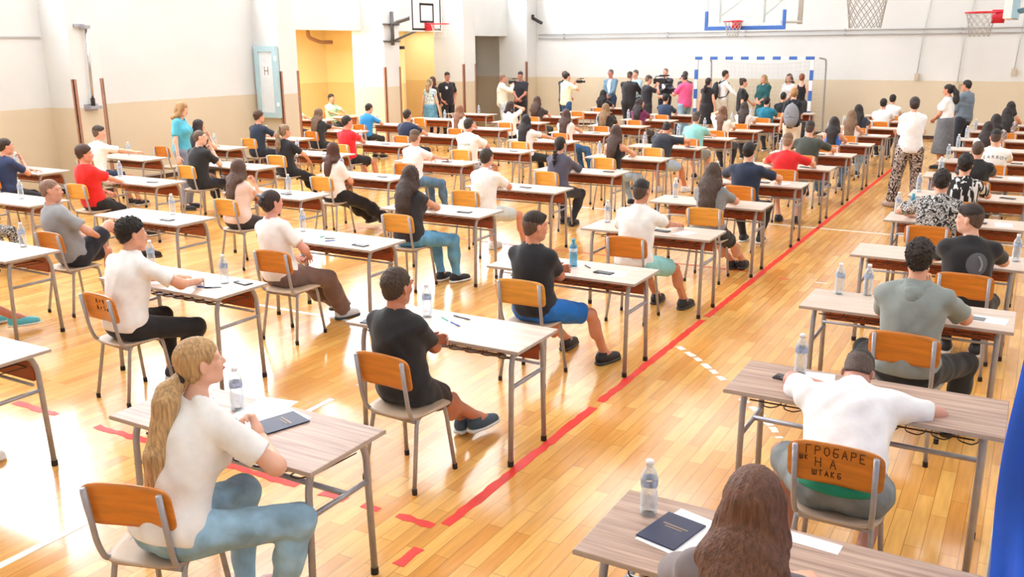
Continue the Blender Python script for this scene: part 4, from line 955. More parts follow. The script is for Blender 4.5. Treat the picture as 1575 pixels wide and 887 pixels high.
            F.add(rc(p0, pm1, w_ * .75, w_, .03), rc(pm1, tgt, w_, w_ * 1.1, .03), rc(tgt, e1, w_ * 1.1, w_ * 1.05, .03), rc(e1, e2, w_ * 1.05, w_ * .4, .03))
            dsp = strands(.0016, .6, 110) if hk != 'braid' else (lambda X, Y, Z: np.sin(Z * 150) * .006 + 0 * X + 0 * Y)
            kid('ponytail', [F.build(disp=dsp)], hm)
            child('hair_tie', MB().tube([p0 + Hr @ A(math.cos(a_) * w_ * .86, -.012 if hk != 'pony' else -.005, math.sin(a_) * w_ * .86) for a_ in [2 * math.pi * k_ / 12 for k_ in range(12)]], .010, 6, closed=True).mesh('hair_tie', M_RUBBER, True), o)
    elif hk == 'cap':
        F = Field(vh); F.add(el(hp_((0, -.012, .045)), Hr, (.084 * q, .104 * q, .086 * q), .02)); kid('cap', [F.build(clips=[(hp_((0, .0, .035)), nrm(Hr @ A(0, .1, -1)))]), Field(vh).add(rc(hp_((0, .07, .05)), hp_((0, .135, .035)), .055 * q, .05 * q, .01, nrm(Hr @ A(0, .25, 1)), .12)).build()], cloth(hc))
        F = Field(vh); F.add(el(hp_((0, -.03, -.0)), Hr, (.078 * q, .080 * q, .075 * q), .02)); kid('hair', [F.build(carve=[facec] + ears, clips=[(hp_((0, .04, .0)), nrm(Hr @ A(0, 1, -.2))), (hp_((0, 0, -.065)), nrm(Hr @ A(0, .1, -1)))])], hairm((60, 46, 40)))
    Mh = Matrix([[*Hr[i], Hd[i]] for i in range(3)] + [[0, 0, 0, 1]])
    if face:
        bm = brow_mesh(hc if hk != 'cap' else (60, 46, 40))
        for sg in (-1, 1):
            e = child('eye', EYE_ME, o); e.matrix_local = Mh @ Matrix.Translation(Vector((sg * .032, .079, .012)) * hs)
            e = child('eyebrow', bm, o); e.matrix_local = Mh @ Matrix.Translation(Vector((sg * .033, .091, .033)) * hs)
        e = child('lips', LIP_ME, o); e.matrix_local = Mh @ Matrix.Translation(Vector((0, .0975, -.053)) * hs)
    if glasses:
        e = child('glasses', SUN_ME, o); e.matrix_local = Mh @ Matrix.Translation(Vector((0, .098, .014)) * hs)
    # ---- shoes
    vs_ = .006 if dist < 9 else .010
    up, so, la = shoe_mesh(shoes[0], shoes[1], vs_)
    for (hip, K, An, fa) in (LL, LR):
        M4 = Matrix.Translation(Vector(An) + Vector((0, 0, -.085))) @ Matrix.Rotation(fa, 4, 'Z') @ Matrix.Translation(Vector((0, .0, 0)))
        tilt = 0
        if An[2] > .12:
            d_ = nrm(An - K); tilt = math.atan2(-(-d_[2]) + 1, 1) * 0
        sh = child('shoe', up, o); sh.matrix_local = M4
        child('sole', so, sh); child('laces', la, sh)
    info = dict(o=o, H=H, Sc=Sc, Hd=Hd, Hr=Hr, u=u, sx=sx, fy=fy, AL=AL, AR=AR, LL=LL, LR=LR, top=topo)
    return info
# ------------------------------------------------------------------ seats: columns from the right-hand one to the left wall, rows from the front to the back
COLX = {1: 0.04, 2: -2.45, 3: -4.90, 4: -7.35, 5: -9.80, 6: -12.25}
def DX(c): return COLX[c] - .64
def DY(r): return 2.57 + 1.755 * r
BLK, WHT, GRY = (34, 35, 40), (238, 240, 242), (128, 132, 134)
HB, HD, HBL, HLB, HAU = (58, 42, 34), (30, 25, 24), (196, 152, 100), (140, 102, 70), (92, 52, 38)
JB, JL = (74, 122, 168), (150, 178, 200)
SW = ((236, 236, 236), (230, 230, 230)); SBK = ((36, 36, 40), (60, 60, 62)); SBW = ((36, 36, 42), (236, 236, 236)); SAQ = ((96, 200, 220), (240, 240, 240))
TAN = (206, 142, 112); PALE = (232, 182, 158)
LASTX = 0
M_PALM = patterned('palm_print', [(20, 20, 22), (30, 30, 32), (222, 222, 222), (120, 120, 122)], 16, dist=3.5, stretch=(1, 1, 1))
M_STRIPE = patterned('stripe_print', [(20, 20, 22), (24, 24, 26), (220, 220, 220)], 9, stretch=(3, 3, .4), dist=.5)
M_FLORBLUE = patterned('blue_floral_print', [(60, 130, 190), (240, 244, 244), (236, 240, 240), (120, 190, 200), (210, 200, 120)], 22, dist=1)
M_SNAKE = patterned('brown_leaf_print', [(48, 36, 34), (66, 52, 48), (216, 204, 196), (140, 120, 112)], 17, dist=2.2)
M_FLORAL = patterned('pale_floral_print', [(200, 190, 190), (120, 110, 116), (226, 214, 214)], 18, dist=1)
M_SHFLOR = patterned('flower_shorts_print', [(220, 224, 230), (40, 54, 90), (226, 228, 232)], 26, dist=1)
# chair offsets from the regular place at the desk
CH = {(2, 0): (.08, -.31), (2, 1): (.08, -.32), (2, 2): (-.07, -.26), (2, 3): (.01, -.22), (3, 1): (-.01, -.24), (3, 2): (.04, -.38), (3, 3): (-.05, -.25), (1, 1): (.02, -.34), (1, 2): (.08, -.30), (1, 3): (.27, -.31),
      (4, 2): (.04, -.76), (5, 3): (-.13, -.38), (5, 4): (-.31, -.20), (4, 3): (.09, -.37), (3, 4): (-.29, -.36), (3, 5): (-.18, -.20), (3, 6): (-.12, -.18), (2, 4): (.15, -.22), (2, 5): (.06, -.31), (4, 4): (-.19, -.20), (4, 6): (-.26, -.20), (6, 5): (-.41, -.28), (1, 4): (-.18, -.22)}
G_ST = 'students seated at the exam desks'
# (col, row): (who, dx, dy, options)
S = {
 (1, 0): ('long-haired brunette girl in grey at the nearest right desk', .04, -.36, dict(fem=True, s=1.06, hair=('long', (124, 84, 66), .52, 1.2), top=('tee', (128, 120, 124)), low=('jeans', JB), lean=6, arms=('desk', 'desk'))),
 (1, 1): ('boy in white with his head down on the desk', .02, -.42, dict(s=1.0, build=1.2, hemup=.10, hair=('fade', (30, 24, 22), (96, 76, 66)), top=('tee', (244, 246, 250)), low=('shorts', denim((130, 138, 142))), lean=50, hp=66, side=-5, arms=(((-.12, .52, .80), (-1, -.5, .0), 'deskin'), ((.10, .48, .80), (1, -.6, .0), 'deskin')), legs=((-.26, .30, .085, 14), (.10, .10, .085, -8, (.05, .5, 1))), shoes=((206, 176, 168), (236, 236, 236)), skin=(196, 140, 122), loose=1.3)),
 (1, 2): ('curly-haired boy in a hooded grey tee', .06, -.40, dict(s=1.02, build=1.08, hair=('curly', (44, 34, 30)), top=('tee', (140, 150, 148)), low=('trousers', (40, 42, 44)), lean=6, arms=('chin', 'desk'), legs=('wide', 'wide'), shoes=SBK, loose=1.2)),
 (1, 3): ('boy in a black tee with a round print looking left', .24, -.42, dict(s=.97, build=1.08, hair=('fade', (44, 32, 28), (104, 82, 70)), top=('tee', (30, 31, 36)), low=('trousers', (30, 31, 34)), lean=4, tw=12, hy=62, arms=('desk', 'desk'), face=True, skin=PALE)),
 (1, 4): ('boy in the black and white palm-print shirt', -.02, -.40, dict(s=.99, build=1.08, hair=('curly', (32, 24, 24)), top=('tee', M_PALM), lean=6, hp=10, arms=('deskwide', 'desk'), loose=1.5)),
 (1, 5): ('dark-haired student in black with pale stripes', -.04, -.40, dict(s=.97, hair=('curly', (34, 28, 28)), top=('tee', M_STRIPE), lean=5, arms=('desk', 'desk'))),
 (1, 6): ('buzz-cut boy in a plain black tee at the right', -.02, -.42, dict(s=.96, build=1.05, hair=('buzz', (92, 74, 62)), top=('tee', (28, 28, 32)))),
 (1, 7): ('boy in the white tee with an arc of lettering', .10, -.42, dict(s=.96, build=1.08, hair=('fade', HD), top=('tee', (240, 242, 240)))),
 (1, 8): ('girl in pale pink with long dark hair, right column', -.08, -.42, dict(fem=True, s=.93, hair=('long', (48, 34, 34), .4), top=('tee', (240, 224, 222)))),
 (1, 9): ('girl with straight black hair behind the lettered tee', -.05, -.42, dict(fem=True, s=.93, hair=('long', (34, 26, 28), .4), top=('tee', M_FLORAL))),
 (1, 10): ('girl with wide wavy black hair at the right edge', .06, -.42, dict(fem=True, s=.95, hair=('longcurly', (34, 27, 28), .4), top=('tee', M_FLORAL))),
 (1, 11): ('girl with dark hair in beige, last at the right', .06, -.42, dict(fem=True, s=.97, hair=('long', (40, 30, 30), .36), top=('tank', (196, 170, 150)))),
 (2, 0): ('girl with the long blonde ponytail in the foreground', .17, -.37, dict(fem=True, s=1.06, hair=('lowpony', (222, 180, 126), .60, .044, -.02), top=('tee', (244, 246, 248)), low=('jeans', (150, 188, 214)), lean=20, hy=-30, hp=-6, arms=(((-.02, .40, .80), (-1, -.2, -.4), 'deskin'), ((.12, .42, .82), (1, -.1, -.5), 'chin')), legs=((.02, .34, .085, 0), (.26, .30, .085, -12)), shoes=((226, 186, 186), (244, 240, 240)), face=True, skin=PALE, loose=1.25)),
 (2, 1): ('boy in black with crossed arms and outstretched crossed legs', .04, -.40, dict(s=.93, hair=('short', (78, 62, 50)), top=('tee', BLK), low=('shorts', (32, 33, 38)), lean=-8, hy=-8, arms=('cross', 'cross'), legs=((.12, .70, .09, -12), (-.02, .66, .085, 10)), shoes=((60, 84, 104), (226, 230, 232)), skin=(200, 132, 104))),
 (2, 2): ('boy in a black tee and bright blue shorts', -.07, -.36, dict(s=.96, hair=('fade', (48, 34, 28), (112, 84, 70)), top=('tee', (32, 36, 44)), low=('shorts', (24, 112, 200)), lean=-6, hy=-34, arms=('cross', 'cross'), legs=((-.06, .68, .085, 0), (.36, .50, .085, -18)), shoes=SBK, face=True, skin=(214, 148, 118))),
 (2, 3): ('boy in white writing, in pale aqua shorts', .04, -.36, dict(s=.97, hair=('fade', HD, (92, 74, 66)), top=('tee', (240, 242, 242)), low=('shorts', (150, 214, 218)), lean=10, hy=-8, arms=('desk', 'reach'), legs=((-.0, .62, .085, 0), (.30, .56, .085, -10)), shoes=SBK, skin=(206, 142, 112), loose=1.3)),
 (2, 4): ('girl with long curly brown hair in a grey tee', .16, -.40, dict(fem=True, s=.93, hair=('longcurly', (84, 64, 54), .40), top=('tee', (134, 138, 142)), low=('shorts', BLK), lean=4, arms=('desk', 'desk'), legs=((.10, .62, .085, 0), (.22, .66, .085, 0)), shoes=SBK)),
 (2, 5): ('black-haired boy in a navy tee by the red line', .06, -.38, dict(s=1.0, build=1.08, hair=('short', (24, 22, 24)), top=('tee', (26, 40, 66)), low=('trousers', BLK), lean=6, arms=('deskwide', 'deskwide'))),
 (2, 6): ('boy in the red tee by the red line', .12, -.38, dict(s=.95, build=1.05, hair=('fade', (140, 104, 74), (176, 140, 112)), top=('tee', (216, 30, 34)), low=('shorts', BLK), lean=7, arms=('deskwide', 'deskwide'), legs=('mid', 'mid'), shoes=SBK)),
 (2, 7): ('boy in the dark olive tee', .03, -.36, dict(s=1.0, build=1.08, hair=('fade', (44, 36, 34), (90, 76, 68)), top=('tee', (66, 72, 66)), low=('jeans', JB), lean=7, arms=('deskwide', 'deskwide'), legs=('out', 'out'), shoes=SBW)),
 (2, 8): ('girl in the bright blue top with long dark hair', .08, -.42, dict(fem=True, s=.94, hair=('long', (40, 30, 32), .42), top=('tank', (44, 112, 206)), low=('jeans', JB))),
 (2, 9): ('girl with wide light brown hair behind the blue top', .06, -.44, dict(fem=True, s=.93, hair=('long', (140, 108, 78), .46, 1.2), top=('tank', WHT), low=('jeans', JL))),
 (2, 10): ('dark-haired girl in navy leaning left', -.06, -.44, dict(fem=True, s=.94, hair=('long', (34, 27, 28), .38), top=('tee', (40, 52, 70)), side=-6)),
 (2, 11): ('nearer of two boys in white at the back', .10, -.42, dict(s=.97, hair=('short', HD), top=('tee', WHT))),
 (2, 12): ('farther of two boys in white at the back', .05, -.42, dict(s=.97, hair=('short', HD), top=('tee', WHT))),
 (3, 0): ('white-sneakered student cut off at the lower left', -.05, -.40, dict(s=.97, hair=('short', HB), top=('tee', (60, 80, 120)), low=('trousers', (60, 64, 80)), legs=('under', (.14, .62, .085, -30)), shoes=((240, 240, 240), (240, 240, 240)))),
 (3, 1): ('dark-haired boy in a long white tee on the scribbled chair', .03, -.36, dict(s=1.0, hair=('curly', (34, 30, 30)), top=('tee', (244, 246, 250)), low=('tight', (30, 32, 38)), lean=9, hy=-26, arms=(((-.0, .46, .80), (-1, -.2, -.4), 'deskin'), ((.26, .46, .80), (1, -.1, -.4), 'deskin')), legs=(('.1', 0)[0:0] or (-.06, .42, .085, 0), (.16, .28, .085, -20)), shoes=((44, 52, 76), (232, 232, 232)), face=True, loose=1.3)),
 (3, 2): ('girl with clipped-up hair, white top and wide brown trousers', -.09, -.44, dict(fem=True, s=.97, hair=('updo', (62, 46, 46)), top=('tee', (246, 244, 244)), low=('wide', cloth((122, 96, 88))), lean=-4, side=-6, hy=-20, arms=(('lap'), ((.16, .20, .68), (1, -.6, -.1), 'lap')), legs=((.0, .78, .085, 0), (.16, .60, .085, -16)), shoes=((214, 218, 226), (60, 64, 70)), skin=(224, 160, 140))),
 (3, 3): ('girl with curly brown hair, dark vest and blue jeans', .0, -.38, dict(fem=True, s=.97, hair=('longcurly', (70, 50, 44), .34), top=('cap', (44, 46, 54)), low=('jeans', (104, 166, 208)), lean=3, arms=('desk', 'deskin'), legs=((.12, .40, .085, 0), (.30, .42, .085, -20)), shoes=SBW)),
 (3, 4): ('boy in a white tee and pale shorts, middle column', -.14, -.40, dict(s=.97, hair=('short', (66, 54, 46)), top=('tee', (244, 246, 246)), low=('shorts', (206, 214, 214)), lean=7, arms=('desk', 'deskin'), legs=((-.1, .40, .085, 0), (.30, .48, .085, -12)), shoes=SW, skin=(222, 158, 132))),
 (3, 5): ('girl with a dark braid in a slate-grey top', .0, -.30, dict(fem=True, s=.94, hair=('braid', (40, 30, 32), .34, .022), top=('half', (84, 84, 104)), low=('trousers', (44, 50, 66)), lean=8, arms=('deskin', 'deskin'), legs=((-.08, .40, .085, 0), (.1, .30, .085, 0)), shoes=SBK)),
 (3, 6): ('girl with long brown hair in a black tank top', .08, -.30, dict(fem=True, s=.97, hair=('long', (84, 62, 54), .30), top=('tank', (22, 24, 28)), low=('jeans', (176, 198, 216)), lean=5, arms=('desk', 'desk'), legs=((.1, .5, .085, 0), (.26, .5, .085, -10)))),
 (3, 7): ('boy in navy bowing with hands behind his head', .07, -.36, dict(s=.96, build=1.1, hair=('short', (46, 38, 36)), top=('tee', (34, 40, 54)), low=('shorts', (170, 190, 210)), lean=26, hp=30, arms=(((-.03, .36, 1.10), (-.7, .8, -.5), 'up'), ((.36, .46, .82), (1, .1, 0), 'desk')), legs=('mid', (.28, .56, .085, -12)), shoes=SW, skin=(210, 140, 112))),
 (3, 8): ('boy in the aqua tee', .08, -.40, dict(s=.95, build=1.08, hair=('fade', (76, 66, 60), (110, 98, 88)), top=('tee', (140, 206, 204)), low=('shorts', GRY), lean=8, arms=('desk', 'reach'))),
 (3, 9): ('girl with very long straight light brown hair', .06, -.42, dict(fem=True, s=.96, hair=('long', (132, 92, 70), .56, .8), top=('tee', (240, 234, 222)), arms=('up', 'desk'))),
 (3, 10): ('dark-haired girl in white beside the very long hair', .0, -.44, dict(fem=True, s=.93, hair=('long', (66, 50, 46), .34), top=('tee', (236, 236, 236)))),
 (3, 11): ('boy in the teal shirt', .02, -.42, dict(s=.95, build=1.1, hair=('short', (30, 26, 28)), top=('tee', (20, 112, 140)))),
 (3, 12): ('dark-haired boy in black in front of the goal', -.03, -.42, dict(s=.98, hair=('short', HD), top=('tee', (30, 30, 36)))),
 (4, 1): ('student with tanned legs and aqua shoes at the left edge', -.05, -.42, dict(s=.98, hair=('short', HB), top=('tee', (230, 230, 230)), low=('shorts', (60, 64, 70)), legs=((-.24, .68, .085, -30), (.22, .78, .085, -30)), shoes=SAQ, skin=(204, 132, 112))),
 (4, 2): ('shaven-headed boy in grey leaning back', -.02, -.72, dict(s=1.0, build=1.05, hair=('buzz', (168, 132, 112)), top=('tee', (150, 154, 160)), low=('shorts', (32, 36, 48)), lean=-14, side=-8, tw=-12, hy=-34, arms=('lap', ((.14, .20, .70), (1, -.5, 0), 'lap')), legs=((-.02, .44, .085, 0), (.22, .62, .50, -60, (-.2, .3, 1))), shoes=((36, 32, 34), (70, 60, 56)), face=True, skin=(220, 162, 140), loose=1.3)),
 (4, 3): ('girl with straight brown hair in pale pink', .02, -.42, dict(fem=True, s=.90, hair=('long', (104, 76, 64), .36, .9), top=('cap', (240, 214, 204)), low=('trousers', (56, 50, 52)), lean=4, arms=('desk', 'chin'), legs=((.0, .44, .085, 0), (.2, .44, .085, 0)), shoes=SBK)),
 (4, 4): ('girl with auburn hair, white top and wide black trousers', -.14, -.40, dict(fem=True, s=.90, hair=('long', HAU, .30, .75), top=('tee', (246, 246, 246)), low=('wide', cloth((26, 26, 32))), lean=-2, arms=('lap', 'lap'), legs=((.1, .72, .085, 0), (.34, .64, .16, -20)), shoes=SBK)),
 (4, 5): ('boy in white with blue jeans in the middle', -.03, -.36, dict(s=.95, hair=('fade', (110, 88, 72), (150, 118, 98)), top=('tee', (244, 244, 246)), low=('jeans', (96, 132, 168)), lean=8, arms=('deskin', 'reach'), legs=((.1, .4, .085, 0), (.28, .46, .085, -10)))),
 (4, 6): ('boy in the white tee with a green back print', -.20, -.40, dict(s=1.0, build=1.06, hair=('short', (60, 52, 46)), top=('tee', (242, 244, 242)), low=('shorts', M_SHFLOR), lean=2, legs=('mid', (.30, .52, .085, -10)), skin=(216, 148, 122), loose=1.4)),
 (4, 7): ('girl with long black hair in white, black trousers', -.02, -.42, dict(fem=True, s=.95, hair=('long', (30, 22, 26), .42, 1.05), top=('tee', (240, 240, 242)), low=('tight', BLK), lean=2, arms=('desk', ((.42, .52, .80), (1, 0, 0), 'desk')), legs=((.2, .38, .085, 0), (.36, .30, .085, -20)))),
 (4, 8): ('girl with reddish brown hair and blue jeans', -.08, -.42, dict(fem=True, s=.93, hair=('long', (88, 60, 52), .40), top=('cap', (236, 232, 230)), low=('jeans', (52, 96, 146)), legs=((.2, .38, .085, 0), (.36, .40, .085, -10)))),
 (4, 9): ('girl with dark blonde hair in a black top', -.02, -.42, dict(fem=True, s=.95, hair=('long', (156, 122, 86), .36), top=('tee', (38, 36, 38)))),
 (4, 10): ('long-haired girl in the plum top looking back right', .03, -.42, dict(fem=True, s=.97, hair=('long', (44, 32, 36), .3), top=('tee', (112, 36, 84)), hy=-60, face=True)),
 (4, 11): ('boy in navy behind the cameramen', .0, -.40, dict(s=.98, hair=('short', HD), top=('tee', (36, 54, 84)), low=('jeans', (44, 70, 120)))),
 (5, 2): ('student in patterned trousers at the left edge', .05, -.42, dict(s=.97, hair=('short', HD), top=('tee', WHT), low=('trousers', M_PALM), arms=('lap', 'lap'), legs=((-.1, .5, .085, 0), (.34, .50, .085, -20)))),
 (5, 3): ('boy in the red tee and black shorts at the left', -.14, -.42, dict(s=.97, hair=('shortw', (84, 56, 44)), top=('tee', (226, 34, 30)), low=('shorts', (30, 30, 34)), lean=-10, hy=-36, arms=('lap', ((.10, .52, .70), (.8, -.4, -.3), 'lap')), legs=((.0, .6, .085, 0), (.24, .66, .085, -10)), face=True, skin=(222, 156, 132), loose=1.3)),
 (5, 4): ('shaven-headed boy in black behind the standing woman', -.26, -.24, dict(s=1.0, hair=('buzz', (120, 100, 88)), top=('tee', (30, 32, 36)), low=('trousers', (34, 38, 50)), lean=6, hy=-44, arms=('lap', 'chin'), face=True, skin=PALE)),
 (5, 5): ('girl with a blonde ponytail all in black', -.08, -.42, dict(fem=True, s=.96, hair=('pony', (160, 132, 100), .34, .032), top=('tee', (34, 36, 44)), low=('tight', (28, 30, 36)), lean=-2, hy=-24, arms=('lap', ((.2, .34, .66), (1, -.3, 0), 'lap')), legs=((.1, .56, .085, 0), (.3, .62, .085, 0)), face=True)),
 (5, 6): ('red-shirted boy in the middle distance', -.24, -.42, dict(s=.97, hair=('short', (44, 36, 34)), top=('tee', (222, 32, 44)), low=('shorts', (30, 30, 36)), lean=-4, hy=-20, arms=('desk', 'deskin'), legs=((.0, .56, .085, 0), (.24, .54, .085, 0)), skin=(222, 156, 132))),
 (5, 7): ('boy in navy beside the woman in the denim skirt', -.18, -.42, dict(s=.97, build=1.08, hair=('short', (58, 44, 38)), top=('tee', (30, 42, 70)), low=('trousers', (36, 44, 66)))),
 (5, 8): ('girl with a sheet of straight coppery hair', -.12, -.42, dict(fem=True, s=.97, hair=('long', (160, 112, 84), .52, .8), top=('cap', WHT))),
 (5, 9): ('girl in a white shirt propping her head', .10, -.42, dict(fem=True, s=.95, hair=('bob', (58, 38, 36), .14), top=('tee', WHT), low=('trousers', BLK), hy=-30, arms=('desk', 'up'))),
 (5, 10): ('girl with curly brown hair near the corner', -.16, -.42, dict(fem=True, s=.97, hair=('longcurly', (84, 56, 46), .26), top=('tee', (60, 54, 58)))),
 (5, 12): ('girl with long dark hair in front of the blue blazer', .0, -.42, dict(fem=True, s=.97, hair=('long', (36, 28, 30), .34), top=('tee', (50, 46, 50)))),
 (6, 3): ('boy in navy with hand at chin, left edge', .42, -.36, dict(s=.95, hair=('short', (60, 42, 34)), top=('tee', (36, 52, 92)), low=('trousers', (26, 28, 36)), lean=4, hy=-20, arms=('deskin', 'chin'), legs=((.1, .5, .085, 0), (.3, .56, .085, -30)), shoes=SBK, face=True, skin=(218, 156, 134))),
 (6, 4): ('boy in white with navy shorts by the wooden guard', .0, -.36, dict(s=.99, hair=('fade', (70, 54, 46), (130, 104, 90)), top=('tee', (246, 248, 248)), low=('shorts', (34, 46, 74)), lean=8, hy=-26, arms=(((.16, .66, .84), (-.6, -.3, -.6), 'reach'), ((.30, .60, .84), (.8, -.2, -.4), 'reach')), legs=((.1, .5, .085, 0), (.3, .5, .085, 0)), face=True, loose=1.2)),
 (6, 5): ('dark-haired girl in black by the left wall', .26, -.34, dict(fem=True, s=.97, hair=('bob', (44, 32, 34), .18), top=('cap', (34, 34, 40)), low=('trousers', (60, 66, 82)), lean=6, hy=-26, arms=('desk', 'chin'), face=True)),
 (6, 6): ('brown-haired boy in a navy tee near the blue window', -.04, -.34, dict(s=1.0, hair=('shortw', (92, 66, 50)), top=('tee', (30, 44, 66)), low=('trousers', (28, 34, 50)), lean=6, hy=-24, arms=('desk', 'desk'), face=True)),
 (6, 7): ('dark blonde girl in black near the yellow room', .0, -.44, dict(fem=True, s=.93, hair=('long', (128, 100, 78), .32), top=('tee', (40, 40, 44)), low=('trousers', BLK), lean=6, hy=-20, arms=('desk', 'reach'))),
 (6, 8): ('boy in the bright blue tee', -.16, -.44, dict(s=.93, hair=('short', (58, 44, 38)), top=('tee', (40, 134, 202)), low=('trousers', BLK), lean=12, hy=-10, hp=12, arms=('deskin', 'desk'))),
}
LABEL_FIX = {}
def cap(s): return s
P = {}
OWN_X = {(2, 0), (6, 5), (3, 4), (2, 1), (3, 2)}
for (cc_, rr_), (who, dx, dy, kw) in S.items():
    kw = dict(kw); kw.setdefault('seed', cc_ * 20 + rr_); kw.setdefault('low', ('trousers', (50, 54, 64)))
    if (cc_, rr_) in CH:
        hx_, hy_ = CH[cc_, rr_]; dx = dx if (cc_, rr_) in OWN_X else hx_ * .7 + dx * .3; dy = hy_ - .035
    dy += .055 if kw.get('lean', 0) < 0 else 0
    X, Y = DX(cc_) + dx, DY(rr_) + dy
    P[(cc_, rr_)] = person(who, X, Y, group=G_ST, **kw)
# two boys in the yellow room
P['y1'] = person('boy in light grey at a desk in the yellow room', -15.55, 16.55, seed=301, s=.95, hair=('short', HB), top=('tee', (190, 194, 200)), group=G_ST, hy=-20)
P['y2'] = person('boy in mint green facing out of the yellow room', -16.1, 18.6, yaw=-100, seed=302, s=.97, hair=('short', HD), top=('tee', (176, 222, 186)), face=True, skin=(196, 138, 112), group=G_ST, arms=('desk', 'desk'))

# ------------------------------------------------------------------ desks and chairs of the grid
nopanel = {(2, 0), (1, 0), (1, 1)}
YEL = {(2, 2), (3, 5), (3, 6), (4, 3), (4, 4), (5, 3), (5, 4), (5, 5), (3, 4), (3, 7), (4, 7), (3, 3), (5, 6), (4, 6), (2, 4), (6, 6)}
ORDN = ['front', 'second', 'third', 'fourth', 'fifth', 'sixth', 'seventh', 'eighth', 'ninth', 'tenth', 'eleventh', 'twelfth', 'thirteenth']
CNAME = {1: 'right-hand column', 2: 'red-line column', 3: 'third column from the right', 4: 'fourth column from the right', 5: 'fifth column from the right', 6: 'column along the left wall'}
DESKS = {1: range(0, 12), 2: range(0, 13), 3: range(0, 13), 4: range(1, 12), 5: list(range(2, 12)) + [12], 6: range(3, 11)}
DESK_OBJ = {}; CHAIR_OBJ = {}
for c_, rows in DESKS.items():
    for r_ in rows:
        occ = S.get((c_, r_)); jx, jy = random.uniform(-.02, .02), random.uniform(-.02, .02)
        if (c_, r_) in ((2, 0), (2, 1), (2, 2), (2, 3), (1, 1), (1, 0), (3, 1)): jx = jy = 0
        if occ:
            dl = 'desk of the ' + occ[0]; cl = 'chair of the ' + occ[0]
        else:
            dl = 'empty school desk, %s row of the %s' % (ORDN[r_], CNAME[c_]); cl = 'empty plywood chair, %s row of the %s' % (ORDN[r_], CNAME[c_])
        DESK_OBJ[c_, r_] = desk(DX(c_) + jx, DY(r_) + jy, (c_, r_) not in nopanel, dl)
        dx, dy = CH.get((c_, r_), (occ[1] + random.uniform(-.02, .02), occ[2] + .035) if occ else (random.uniform(-.06, .06), -.12))
        CHAIR_OBJ[c_, r_] = chair(DX(c_) + dx, DY(r_) + dy, math.radians(random.uniform(-4, 4)) if (c_, r_) != (2, 0) else math.radians(18), 1 if (c_, r_) in YEL else 0, cl)
desk(-15.60, 16.95, True, 'school desk of the boy in light grey in the yellow room'); chair(-15.55, 16.56, 0, 0, 'plywood chair of the boy in light grey in the yellow room')
desk(-15.65, 18.6, True, 'school desk of the boy in mint green in the yellow room', rz=math.radians(-90)); chair(-16.12, 18.6, math.radians(-100), 0, 'plywood chair of the boy in mint green in the yellow room')

# ------------------------------------------------------------------ standing people
G_PR = 'press and visitors standing at the back'
def cam_video(loc, rz, label, s=1.0):
    t = empty('video_camera', loc, rz); tag(t, label, 'camera', 'cameras held by the press')
    m = mat('camera_black', (28, 28, 32), .4)
    o = child('camera_body', MB().box((-.05 * s, -.16 * s, -.06 * s), (.05 * s, .14 * s, .07 * s)).mesh('camera_body', m), t); bevel(o, .012)
    child('lens', MB().lathe([(0, 0), (.038 * s, 0), (.042 * s, .10 * s), (.05 * s, .12 * s), (.05 * s, .15 * s), (.036 * s, .15 * s), (.034 * s, .12 * s), (0, .12 * s)], 16).mesh('lens', m, True), t).matrix_local = Matrix.Translation((0, .13 * s, 0)) @ Matrix.Rotation(-math.pi / 2, 4, 'X')
    child('handle', MB().tube(bend([(0, -.12 * s, .06 * s), (0, -.12 * s, .12 * s), (0, .10 * s, .12 * s), (0, .10 * s, .06 * s)], .03), .011 * s, 6).mesh('handle', m, True), t)
    child('microphone', MB().tube([(.03 * s, -.02 * s, .14 * s), (.03 * s, .22 * s, .14 * s)], .017 * s, 8).mesh('microphone', m, True), t)
    child('viewfinder', MB().box((-.10 * s, .0, .02 * s), (-.05 * s, .07 * s, .07 * s)).mesh('viewfinder', m), t); return t
ST = dict(pose='stand')
def stand(who, x, y, yaw, **k):
    k.setdefault('legs', ('st', 'st')); k.setdefault('group', G_PR); return person(who, x, y, yaw, pose='stand', **k)
stand('standing woman in a turquoise tee and grey trousers by the left wall', -11.60, 9.85, -62, fem=True, s=.97, hair=('bob', (196, 150, 96), .14), top=('tee', (84, 182, 208)), low=('trousers', (132, 140, 160)), arms=('side', 'side'), shoes=SBK, face=True, seed=41, skin=PALE, hp=16, group='invigilators standing in the aisles', loose=1.2)
stand('woman in a white shirt and leaf-print trousers seen from behind', -1.66, 15.1, 14, fem=True, s=.97, build=1.02, hair=('updo', (58, 40, 36)), top=('half', (240, 240, 242)), low=('wide', M_SNAKE), arms=('cross', 'cross'), legs=((-.20, .0, .085, 30), (.16, .06, .085, 0)), shoes=((190, 170, 160), (160, 140, 130)), seed=42, group='invigilators standing in the aisles', loose=1.5)
stand('woman in a white tee and long grey skirt facing left', -1.62, 20.25, 78, fem=True, s=.96, build=1.06, hair=('pony', (30, 24, 26), .3, .05), top=('tee', (242, 242, 242)), low=('longskirt', (104, 108, 114)), arms=('front', 'front'), shoes=SBK, seed=43, face=True, skin=TAN, group='invigilators standing in the aisles')
stand('person with short dark hair in a grey denim shirt and glasses', -1.38, 21.45, 66, s=.98, build=1.16, hair=('short', HD), top=('half', (104, 118, 132)), low=('trousers', (34, 38, 52)), arms=('front', 'front'), seed=44, face=True, glasses=True, skin=TAN, group='invigilators standing in the aisles', loose=1.6)
OFF = stand('police officer in black with a chest badge, hands on hips', -14.25, 21.3, -118, s=1.03, build=1.15, hair=('fade', (30, 26, 26), (70, 56, 50)), top=('tee', (26, 26, 32)), low=('trousers', (30, 32, 38)), arms=('hips', 'hips'), seed=45, face=True, glasses=True, skin=(196, 134, 112), shoes=SBK)
